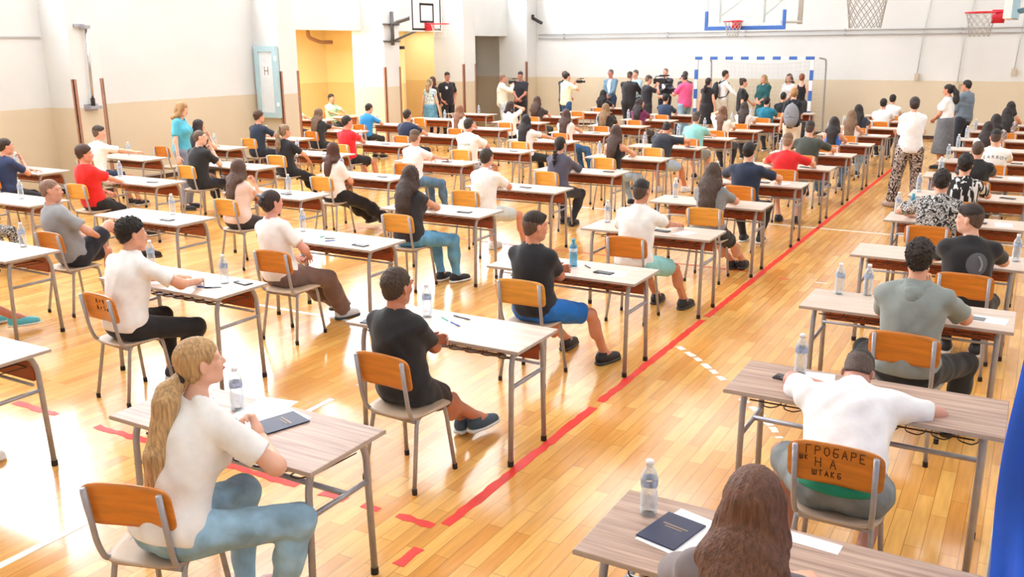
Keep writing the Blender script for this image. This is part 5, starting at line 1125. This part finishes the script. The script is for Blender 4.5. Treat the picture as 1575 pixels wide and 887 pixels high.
stand('woman in a blue floral top and denim skirt from behind', -13.75, 19.75, 10, fem=True, s=.96, hair=('pony', (186, 160, 122), .24, .04), top=('cap', M_FLORBLUE), low=('skirt', denim((96, 152, 180))), arms=('side', 'side'), seed=46, skin=PALE)
stand('woman with big curly dark brown hair and long dark coat', -14.05, 20.3, -10, fem=True, s=.98, hair=('longcurly', (88, 50, 40), .40, 1.15), top=('long', (64, 40, 44)), low=('trousers', (34, 34, 42)), arms=('front', 'front'), seed=47)
wc = stand('grey-haired man in a cream jacket filming at the doorway', -12.88, 21.95, -60, s=.99, build=1.05, hair=('short', (150, 120, 104)), top=('long', (230, 228, 216)), low=('jeans', (190, 206, 220)), arms=('camera', 'camera'), seed=48, face=True, loose=1.8, skin=(206, 142, 124))
cam_video((-12.62, 22.08, 1.50), math.radians(-60), 'small camcorder held by the man in the cream jacket', .7)
stand('police officer in dark uniform standing in the doorway', -12.80, 22.85, -168, s=1.02, build=1.1, hair=('fade', (34, 28, 28), (80, 64, 58)), top=('tee', (36, 38, 48)), low=('trousers', (30, 32, 42)), arms=('front', 'front'), seed=49, face=True, skin=(186, 122, 104))
stand('man in a black tee behind the one in cream', -11.80, 23.6, -20, s=1.02, build=1.05, hair=('short', (120, 90, 70)), top=('tee', (28, 28, 32)), low=('trousers', BLK), arms=('front', 'front'), seed=50)
stand('photographer in a cream tee and jeans seen from behind', -11.32, 22.75, -34, s=1.01, build=1.05, hair=('short', (34, 28, 28)), top=('tee', (238, 232, 206)), low=('jeans', (48, 90, 140)), arms=('camera', 'camera'), seed=51, loose=1.8)
cam_video((-11.05, 23.02, 1.50), math.radians(-34), 'black camera held by the photographer in the cream tee', .6)
stand('man in a blue-grey blazer and glasses by the wall', -11.16, 25.4, 172, s=1.02, build=1.1, hair=('short', (120, 108, 100)), top=('jacket', (108, 140, 164), (244, 246, 248)), low=('trousers', (44, 62, 96)), arms=('front', 'front'), seed=52, face=True, glasses=True, skin=(204, 130, 112))
stand('tall man in a pale blue shirt beside the black-clad cameraman', -10.25, 25.1, 165, s=1.02, build=1.1, hair=('short', (110, 96, 90)), top=('half', (168, 200, 220)), low=('trousers', (34, 36, 44)), arms=('front', 'front'), seed=53, face=True)
stand('heavy cameraman in a black long-sleeved top', -9.72, 23.35, -8, s=1.02, build=1.28, hair=('fade', (60, 50, 46), (120, 98, 86)), top=('long', (34, 32, 38)), low=('trousers', BLK), arms=('hold', 'hold'), seed=54)
stand('bowed man in black operating a shoulder camera', -9.12, 23.1, -44, s=.97, build=1.1, hair=('fade', (84, 68, 58), (130, 106, 92)), top=('tee', (30, 32, 42)), low=('trousers', BLK), arms=('camera', 'camera'), seed=55, hp=10)
cam_video((-8.86, 23.4, 1.52), math.radians(-80), 'big shoulder camera of the bowed man in black', 1.1)
stand('tall bald man in a dark suit and white shirt', -9.42, 25.3, 176, s=1.05, build=1.08, hair=('buzz', (150, 120, 106)), top=('jacket', (38, 48, 72), (240, 242, 246)), low=('trousers', (30, 38, 56)), arms=('front', 'front'), seed=56, face=True)
stand('man in glasses behind the pink tee', -8.80, 25.2, 176, s=1.0, build=1.05, hair=('short', (80, 74, 74)), top=('tee', (50, 56, 66)), low=('trousers', BLK), arms=('front', 'front'), seed=57, face=True, glasses=True)
stand('man in a bright pink tee and dark cap, looking down at a camera', -8.12, 23.3, 66, s=1.0, build=1.16, hair=('cap', (46, 42, 50)), top=('tee', (234, 92, 146)), low=('jeans', (140, 178, 204)), arms=('hold', 'hold'), seed=58, face=True, hp=16, loose=1.8, skin=(214, 148, 124))
cam_video((-8.60, 23.42, 1.27), math.radians(60), 'large black video camera in front of the pink tee', 1.15)
stand('dark-haired girl in a black dress beside the goal post', -7.38, 22.85, -12, fem=True, s=.95, hair=('lowpony', (44, 32, 34), .3, .03), top=('cap', (30, 30, 34)), low=('skirt', (30, 30, 34)), arms=('side', 'side'), seed=59)
bp = stand('young man in a white shirt with a black backpack', -7.66, 25.15, -60, s=1.02, hair=('short', (70, 52, 44)), top=('shirt', (242, 242, 244)), low=('trousers', (214, 206, 190)), arms=('side', 'reachside'), seed=60, face=True)
stand('girl with a high bun in a black top', -6.50, 22.85, -66, fem=True, s=.95, hair=('bun', (62, 46, 42)), top=('tee', (26, 28, 30)), low=('trousers', (36, 36, 44)), arms=('reachside', 'side'), seed=61, face=True)
stand('blonde woman in a dark green dress facing the room', -6.52, 25.0, 160, fem=True, s=.96, build=1.12, hair=('bob', (206, 170, 120), .12), top=('half', (22, 88, 92)), low=('longskirt', (22, 88, 92)), arms=('front', 'front'), seed=62, face=True, loose=1.3)
stand('woman with curly hair in a white blouse by the goal', -5.98, 25.5, 168, fem=True, s=.97, hair=('longcurly', (120, 84, 66), .18), top=('half', (244, 244, 246)), low=('trousers', (40, 40, 46)), arms=('front', 'front'), seed=63, face=True)
stand('red-haired woman in a black sleeveless top and dark trousers', -5.58, 25.15, 10, fem=True, s=.98, hair=('updo', (168, 96, 62)), top=('tank', (26, 26, 30)), low=('wide', cloth((60, 60, 64))), arms=('hips', 'side'), seed=64, skin=PALE)
gb = stand('blonde person in black and beige trousers wearing a grey backpack', -4.32, 18.9, 6, fem=True, s=.93, hair=('updo', (190, 140, 88)), top=('tee', (28, 32, 44)), low=('trousers', (226, 214, 196)), arms=('side', 'front'), seed=65)
def backpack(pi, x, y, yaw, colr, label, pocket):
    t = empty('backpack', (x, y, 0), math.radians(yaw)); tag(t, label, 'backpack', 'backpacks worn by visitors')
    m = mat('pack_%d' % colr[0], colr, .7, var=.1, scale=30); z = pi['Sc'][2] - .25
    F = Field(.012); F.add(el((0, -.235, z), I3, (.15, .09, .24), .03), el((0, -.30, z - .09), I3, (.11, .05, .11), .02), rc((0, -.2, z + .2), (0, -.2, z + .24), .03, .02, .03))
    child('pack_body', joined([F.build()], 'pack_body', m), t)
    for sg in (-1, 1): child('strap', MB().tube([(sg * .08, -.16, z + .20), (sg * .10, -.03, z + .30), (sg * .11, .10, z + .22), (sg * .13, .135, z + .02), (sg * .155, .02, z - .14), (sg * .12, -.17, z - .18)], .016, 6).mesh('strap', mat('strap_black', (24, 24, 28), .7), True), t)
    child('pocket_zip', MB().tube([(-.10, -.335, z - .03), (0, -.352, z - .01), (.10, -.335, z - .03)], .005, 5).mesh('pocket_zip', mat('zip_grey', pocket, .5)), t)
backpack(bp, -7.66, 25.15, -60, (30, 32, 44), 'black backpack on the back of the young man in a white shirt', (90, 90, 96))
backpack(gb, -4.32, 18.9, 6, (132, 134, 142), 'grey backpack worn by the blonde person in black', (70, 90, 160))
# ------------------------------------------------------------------ writing and details on clothes and chairs
def strokes(glyphs, S_=.001, wdt=.004):
    """hand-drawn capital letters from straight strokes; returns 2D polylines"""
GL = {'Г': [[(0, 0), (0, 1), (.6, .98)]], 'Р': [[(0, 0), (.02, 1)], [(0, .98), (.5, .95), (.58, .7), (.4, .52), (.02, .48)]], 'О': [[(.3, 0), (.02, .3), (.05, .8), (.35, 1), (.62, .75), (.6, .25), (.3, 0)]],
      'Б': [[(.65, 1), (.1, .95), (.02, .5), (.05, .1), (.35, 0), (.62, .18), (.55, .45), (.1, .5)]], 'А': [[(0, 0), (.3, 1), (.62, 0)], [(.12, .38), (.5, .38)]], 'Е': [[(.55, 1), (0, .98), (0, 0), (.58, .02)], [(0, .5), (.45, .52)]],
      'Ш': [[(0, 1), (0, 0), (.7, .02), (.7, 1)], [(.35, .9), (.35, 0)]], 'К': [[(0, 0), (0, 1)], [(.5, 1), (.02, .45), (.55, 0)]], 'Н': [[(0, 0), (0, 1)], [(.6, 0), (.6, 1)], [(0, .52), (.6, .48)]], 'Т': [[(.3, 0), (.3, 1)], [(0, 1), (.62, 1)]],
      'V': [[(0, 1), (.28, 0), (.56, 1)]], '+': [[(.05, .5), (.5, .5)], [(.27, .25), (.27, .75)]], 'S': [[(.55, .9), (.2, 1), (.05, .75), (.5, .4), (.4, .05), (0, .08)]], 'м': [[(0, 0), (.1, .6), (.25, .2), (.4, .6), (.5, 0)]], ' ': []}
def graffiti(chair_root, lines, nm='marker_writing'):
    """lines: (text, x0, z0, height, step) seen from behind the backrest; ribbon strokes on its rear face"""
    mb = MB(); z_c, tilt, wd, depth = .715, math.radians(9), .40, .022
    def P(x, z):
        yy = depth * (1 - 4 * (x / wd) ** 2) - .0055 - (z - z_c) * math.tan(tilt) - .212 - .0018
        return Vector((x, yy, z))
    for text, x0, z0, h, st in lines:
        x = x0
        for ch in text:
            for pl in GL.get(ch, []):
                pts = []
                for a, b_ in zip(pl[:-1], pl[1:]):
                    for t in (0, .34, .67): pts.append((a[0] + (b_[0] - a[0]) * t, a[1] + (b_[1] - a[1]) * t))
                pts.append(pl[-1])
                mb.tube([P(x + u * h * .8, z0 + v * h) for u, v in pts], .0019, 5)
            x += st
    child(nm, mb.mesh(nm, M_INK), chair_root)
def unshare(root):
    """give one chair its own branch so that writing can be added to it alone"""
    return root
graffiti(CHAIR_OBJ[1, 1], [('ГРОБАРЕ', -.125, .752, .044, .037), ('ШК', -.150, .722, .022, .022), ('НА', -.085, .694, .046, .062), ('ШТАКБ', -.095, .650, .028, .026)])
graffiti(CHAIR_OBJ[3, 1], [('А+V', -.05, .745, .034, .040), ('А+Sм', -.055, .695, .034, .040)])
# arc lettering and prints on shirts: small raised shapes on the backs
def back_print(pi, body, size, up, material, nm='shirt_print', arc=0.0, out=.155):
    """lettering that stands on the back of a shirt, letter by letter, pressed onto its surface"""
    o, Sc, sx, fy, u = pi['o'], pi['Sc'], pi['sx'], pi['fy'], pi['u']; n = len(body); mb_v = []
    me_all = MB(); top = pi['top']
    from mathutils.bvhtree import BVHTree
    m = top.data; bvh = BVHTree.FromPolygons([v.co[:] for v in m.vertices], [p.vertices[:] for p in m.polygons])
    for i, ch in enumerate(body):
        if ch == ' ': continue
        cu = text_mesh(ch, size, Matrix.Identity(4), material, 'glyph', None)
        off = (i - (n - 1) / 2) * size * .86
        for p in [0]:
            vs = []
            for v in cu.vertices:
                lx = off + v.co.x; lz = up + v.co.y - arc * off * off
                q = Sc + sx * lx + u * lz; origin = q - fy * .6
                hit = bvh.ray_cast(Vector(origin), Vector(fy))
                vs.append((hit[0] - Vector(fy) * (.002 + max(0, v.co.z))) if hit[0] else Vector(q - fy * out))
            me_all.add(vs, [tuple(p_.vertices) for p_ in cu.polygons])
        bpy.data.meshes.remove(cu)
    child(nm, me_all.mesh(nm, material), o)
M_LET = mat('print_dark', (60, 66, 64), .7)
back_print(P[1, 7], 'JEARBOY', .062, -.07, M_LET, arc=1.2)
back_print(P[4, 6], 'OXYGEN', .045, -.12, mat('print_green', (70, 120, 96), .7))
# grey round print with pale stroke on the black tee
def disc_print(pi, r, cx_, cz_, m1, m2):
    from mathutils.bvhtree import BVHTree
    top = pi['top']; md = top.data; bvh = BVHTree.FromPolygons([v.co[:] for v in md.vertices], [p.vertices[:] for p in md.polygons])
    Sc, sx, fy, u = pi['Sc'], pi['sx'], pi['fy'], pi['u']
    def H_(lx, lz, e):
        q = Sc + sx * lx + u * lz - fy * .6; h = bvh.ray_cast(Vector(q), Vector(fy)); return (h[0] if h[0] else Vector(q + fy * .45)) - Vector(fy) * e
    mb = MB(); N = 26; vs = [H_(cx_, cz_, .003)]; fs = []
    for j in range(1, 6):
        for k_ in range(N): a_ = 2 * math.pi * k_ / N; vs.append(H_(cx_ + r * j / 5 * math.cos(a_), cz_ + r * 1.15 * j / 5 * math.sin(a_), .003))
    for k_ in range(N): fs.append((0, 1 + k_, 1 + (k_ + 1) % N))
    for j in range(4):
        for k_ in range(N): fs.append((1 + j * N + k_, 1 + (j + 1) * N + k_, 1 + (j + 1) * N + (k_ + 1) % N, 1 + j * N + (k_ + 1) % N))
    mb.add(vs, fs, 0)
    mb.tube([H_(cx_ + r * (.1 + .38 * math.sin(t)), cz_ + r * (.8 - 1.5 * t / 2.6), .004) for t in [i * .26 for i in range(11)]], .008, 6, 1)
    child('shirt_print', mb.mesh('shirt_print', [m1, m2], True), pi['o'])
disc_print(P[1, 3], .075, .035, -.13, mat('print_grey', (92, 96, 104), .7), mat('print_pale', (150, 154, 164), .7))
# hood of the grey tee
pi = P[1, 2]; F = Field(.008); c0 = pi['Sc'] - pi['fy'] * .055 + pi['u'] * .005
F.add(rc(c0 - pi['sx'] * .07 + pi['fy'] * .03 + pi['u'] * .03, c0 - pi['fy'] * .05 - pi['u'] * .03, .028, .034, .03), rc(c0 + pi['sx'] * .07 + pi['fy'] * .03 + pi['u'] * .03, c0 - pi['fy'] * .05 - pi['u'] * .03, .028, .034, .03), rc(c0 - pi['fy'] * .045 - pi['u'] * .02, c0 - pi['fy'] * .062 - pi['u'] * .11, .055, .025, .03, pi['fy'], .6))
child('hood', joined([F.build(disp=folds(5, .004, .04))], 'hood', cloth((132, 142, 140))), pi['o'])
# green waistband of the boy with his head down
pi = P[1, 1]; H_ = pi['H']; F = Field(.008); F.add(el(H_ + A(0, -.006, .012), I3, (.158 * 1.2 + .014, .122 * 1.2 + .016, .13), .03))
child('underwear_band', joined([F.build(clips=[(H_ + A(0, 0, .070), A(0, 0, 1)), (H_ + A(0, 0, .022), A(0, 0, -1)), (H_ + A(0, .02, 0), A(0, 1, 0))])], 'underwear_band', cloth((20, 130, 96))), pi['o'])
# scrunchie-tied hair clip of the girl in white
pi = P[3, 2]; cpt = pi['Hd'] + pi['Hr'] @ A(0, -.10, .06)
child('hair_clip', MB().tube([cpt + pi['Hr'] @ A(-.05, 0, 0), cpt + pi['Hr'] @ A(0, -.03, .02), cpt + pi['Hr'] @ A(.05, 0, 0)], .011, 6).mesh('hair_clip', mat('blue_clip', (90, 120, 150), .3), True), pi['o'])

# ------------------------------------------------------------------ bottles, papers, booklets, pens, phones on the desks
M_PET = glassy('clear_bottle', (232, 240, 246), .05, .80); M_CAP = mat('white_cap', (240, 240, 244), .4); M_LBL = mat('bottle_label', (166, 180, 206), .5, var=.4, scale=60)
M_PETB = glassy('blue_bottle', (100, 190, 226), .08, .65); M_CAPB = mat('blue_cap', (50, 160, 200), .4); M_LBLC = mat('clear_label', (214, 224, 236), .4, var=.25, scale=60)
PROF = [(0, .0), (.029, 0), (.032, .006), (.0315, .03), (.029, .035), (.032, .042), (.032, .09), (.0285, .105), (.032, .12), (.032, .15), (.028, .17), (.015, .195), (.0125, .198), (.0125, .208)]
def bottle_proto(m, cap_, lbl):
    t = empty('water_bottle'); child('bottle_shell', MB().lathe(PROF, 18).mesh('bottle_shell', m, True), t)
    child('bottle_cap', MB().lathe([(0.0001, .222), (.0145, .222), (.0150, .204), (.0120, .204)], 14).mesh('bottle_cap', cap_, True), t)
    child('bottle_label', MB().lathe([(.0326, .122), (.0328, .150)], 18).mesh('bottle_label', lbl, True), t); return t
BOT = {0: bottle_proto(M_PET, M_CAP, M_LBL), 1: bottle_proto(M_PETB, M_CAPB, M_LBLC)}
def bottle(x, y, kind, label, z=.76):
    return tag(place(BOT, kind, 'b', (x, y, z), random.uniform(0, 6)), label, 'bottle', 'water bottles on the desks')
def who(c_, r_): return S[c_, r_][0]
spots = {(2, 0): (-3.23, 2.92, 0), (2, 1): (-3.32, 4.66, 0), (2, 2): (-3.10, 6.38, 1), (2, 3): (-3.62, 8.22, 0), (2, 4): (-3.55, 9.98, 0), (3, 2): (-6.02, 6.45, 0), (4, 3): (-7.86, 8.22, 0), (4, 4): (-8.5, 9.98, 0),
         (4, 2): (-7.90, 6.50, 0), (4, 1): (-7.78, 4.74, 0), (6, 4): (-13.05, 9.98, 0), (6, 5): (-12.93, 11.72, 0), (1, 0): (-1.10, 2.93, 0), (1, 1): (-.95, 4.74, 0), (1, 4): (-1.16, 10.02, 0), (1, 5): (-1.14, 11.66, 0),
         (2, 6): (-3.62, 13.45, 0), (2, 5): (-3.60, 11.72, 0), (5, 3): (-10.95, 8.20, 0), (5, 2): (-10.40, 6.40, 0)}
for (c_, r_), (bx, by, kk) in spots.items(): bottle(bx, by, kk, ('blue-tinted' if kk else 'clear') + ' water bottle of the ' + who(c_, r_))
bottle(-6.10, 4.76, 0, 'clear water bottle beside the arm of the boy on the scribbled chair'); bottle(-5.17, 4.66, 0, 'clear water bottle at the far end of the scribbled-chair desk, beside a phone')
bottle(-1.08, 6.50, 0, 'clear water bottle nearer the desk edge beside the hooded grey tee'); bottle(-.90, 6.56, 0, 'clear water bottle behind another one, beside the hooded grey tee')
bottle(-.03, 8.18, 0, 'violet-labelled bottle at the right end of the desk of the boy looking left')
bottle(-1.02, 10.00, 1, 'blue-tinted bottle beside a clear one on the palm-print boy\'s desk')
for (c_, r_) in [(1, 6), (1, 7), (1, 8), (1, 9), (1, 10), (2, 7), (2, 8), (2, 9), (2, 10), (3, 4), (3, 5), (3, 6), (3, 7), (3, 8), (3, 9), (3, 10), (3, 11), (4, 5), (4, 6), (4, 7), (4, 8), (4, 9), (4, 10), (5, 4), (5, 5), (5, 6), (5, 7), (5, 8), (5, 9), (6, 6), (6, 7), (6, 8), (6, 3)]:
    bottle(DX(c_) - .5 + random.uniform(-.05, .06), DY(r_) + random.uniform(.3, .42), 0, 'bottle of the ' + who(c_, r_))
bottle(DX(2) + .10, DY(11) + .2, 1, 'turquoise bottle on the desk of the nearer white-clad boy at the back')
bottle(DX(6) + .35, DY(9) + .25, 0, 'clear bottle on the empty desk beside the far left pier'); bottle(DX(6) + .2, DY(10) + .3, 0, 'clear bottle on the rearmost empty desk along the left wall')

M_NAVY = mat('navy_booklet_cover', (44, 52, 84), .5); M_PHONE = mat('dark_phone_glass', (44, 46, 54), .4)
M_GOLD = mat('gold_lettering', (150, 130, 110), .5); M_PEN = mat('pen_dark', (40, 44, 60), .35); M_PENB = mat('pen_blue', (40, 90, 190), .35); M_PENG = mat('pen_green', (70, 190, 150), .35)
def flat(nm, x, y, w_, d_, z0, h, rz, m, label, cat, grp=None, extra=None):
    mb = MB().box((-w_ / 2, -d_ / 2, 0), (w_ / 2, d_ / 2, h)); o = link(nm, mb.mesh(nm, m), None, (x, y, z0), math.radians(rz)); tag(o, label, cat, grp); return o
def booklet(x, y, rz, whom, z=.7615):
    o = flat('identity_booklet', x, y, .16, .22, z, .006, rz, M_NAVY, 'dark blue booklet on white paper, ' + whom, 'booklet', 'identity booklets on the desks')
    b_ = MB().box((-.05, .025, .0061), (.05, .033, .0066)).box((-.035, .010, .0061), (.035, .016, .0066)); child('cover_lettering', b_.mesh('cover_lettering', M_GOLD), o); bevel(o, .002)
NPAP = [0]
def paper(x, y, rz, whom, w_=.21, d_=.297, z=.7602):
    NPAP[0] += 1; z += .0003 * (NPAP[0] % 3); flat('exam_paper', x, y, w_, d_, z, .0006, rz, M_WHITEP, 'white paper ' + whom, 'paper', 'papers on the desks')
def phone(x, y, rz, whom):
    o = flat('phone', x, y, .075, .155, .7605, .009, rz, M_PHONE, 'dark phone ' + whom, 'phone', 'phones on the desks'); bevel(o, .004)
    child('camera_bump', MB().box((-.030, .040, .009), (-.006, .068, .0105)).mesh('camera_bump', M_RUBBER), o)
def pen(x, y, rz, m, whom, L=.14):
    o = link('pen', MB().tube([(-L / 2, 0, .0045), (L / 2 - .02, 0, .0045), (L / 2, 0, .0045)], [.0045, .0045, .001], 8).mesh('pen', m, True), None, (x, y, .761), math.radians(rz)); tag(o, whom, 'pen', 'pens on the desks')
    child('pen_clip', MB().box((-L / 2, -.001, .009), (-L / 2 + .04, .001, .0105)).mesh('pen_clip', M_STEEL), o)
paper(-2.98, 2.90, -14, 'under the booklet of the blonde ponytail girl'); paper(-3.12, 2.98, 10, 'half under the bottle of the blonde ponytail girl'); booklet(-2.93, 2.90, -18, 'before the blonde ponytail girl')
pen(-3.10, 2.80, 150, M_PEN, 'dark pen beside the papers of the blonde ponytail girl')
paper(-.94, 2.86, -14, 'under the booklet on the nearest right desk'); booklet(-.98, 2.85, -12, 'on the nearest right desk by a bottle', .7615)
paper(-.52, 3.02, -4, 'folded small beside the long brown hair of the nearest right girl', .20, .07); paper(-.74, 2.82, 10, 'partly under the arm of the nearest right girl')
paper(-.84, 4.70, 8, 'under the phone behind the boy with his head down', .15, .2); phone(-.98, 4.62, 80, 'by the bottle of the boy with his head down')
paper(-.12, 6.30, -6, 'under the grey card of the hooded boy', .20, .15); flat('identity_card', -.20, 6.29, .11, .08, .7616, .003, -6, mat('grey_card', (112, 116, 122), .4), 'grey card on white paper at the hooded boy\'s right', 'card')
paper(-3.52, 4.50, 6, 'behind the shoulder of the boy with crossed legs'); booklet(-3.56, 4.46, 8, 'behind the shoulder of the boy with crossed legs')
pen(-3.10, 4.74, -10, M_PEN, 'thick black pen on the desk of the boy with crossed legs', .15); pen(-3.06, 4.60, -25, M_PENB, 'blue pen on the desk of the boy with crossed legs', .12)
paper(-3.14, 4.62, 12, 'with green writing on the desk of the boy with crossed legs', .16, .2); pen(-3.18, 4.66, -30, M_PENG, 'pale green marker by the bottle of the crossed-leg boy', .10)
paper(-2.72, 6.30, 8, 'under the phone of the boy in blue shorts', .2, .2); phone(-2.79, 6.28, 84, 'of the boy in the bright blue shorts'); pen(-2.98, 6.40, -40, M_PEN, 'pen beside a transparent ruler, blue-shorts boy\'s desk', .11)
phone(-5.05, 4.73, 80, 'at the far end of the desk of the boy on the scribbled chair'); pen(-5.20, 4.50, 20, M_PENB, 'blue pen of the boy on the scribbled chair', .13); pen(-5.14, 4.52, 35, M_PEN, 'dark pen of the boy on the scribbled chair', .13)
phone(-5.12, 6.20, 84, 'near the right end of the brown-trouser girl\'s desk'); pen(-5.55, 6.30, 30, M_PEN, 'dark pen on the brown-trouser girl\'s desk', .10); pen(-5.48, 6.22, 50, M_PENB, 'blue pen on the brown-trouser girl\'s desk', .10); pen(-5.66, 6.32, 70, M_PENG, 'green pen cap on the brown-trouser girl\'s desk', .06)
for (c_, r_) in [(4, 1), (4, 2), (4, 3), (4, 4), (5, 3), (6, 3), (2, 3), (2, 5), (2, 6), (2, 7), (2, 8), (2, 9), (3, 3), (3, 4), (3, 5), (3, 7), (3, 8), (4, 5), (4, 6), (4, 8), (1, 4), (1, 5), (1, 6), (1, 7), (5, 5), (5, 6)]:
    x0, y0 = DX(c_) + random.uniform(.28, .45), DY(r_) + random.uniform(.15, .3)
    if (c_ + r_) % 2: paper(x0, y0, random.uniform(-15, 15), 'of the ' + who(c_, r_), .15, .21); 
    phone(x0 - (.0 if (c_ + r_) % 2 == 0 else .22), y0, random.uniform(70, 95), 'of the ' + who(c_, r_))

def chest_badge(pi, lx, lz, r, m):
    from mathutils.bvhtree import BVHTree
    md = pi['top'].data; bvh = BVHTree.FromPolygons([v.co[:] for v in md.vertices], [p.vertices[:] for p in md.polygons]); Sc, sx, fy, u = pi['Sc'], pi['sx'], pi['fy'], pi['u']
    mb = MB(); vs = []
    for k_ in range(-1, 14):
        a_ = 2 * math.pi * k_ / 14; q = Sc + sx * (lx + (r * math.cos(a_) if k_ >= 0 else 0)) + u * (lz + (r * 1.2 * math.sin(a_) if k_ >= 0 else 0)) + fy * .6
        h = bvh.ray_cast(Vector(q), -Vector(fy)); vs.append((h[0] if h[0] else Vector(q - fy * .45)) + Vector(fy) * .004)
    mb.add(vs, [(0, 1 + k_, 1 + (k_ + 1) % 14) for k_ in range(14)]); child('chest_badge', mb.mesh('chest_badge', m), pi['o'])
chest_badge(OFF, .085, -.10, .035, mat('badge_silver', (210, 214, 222), .35))
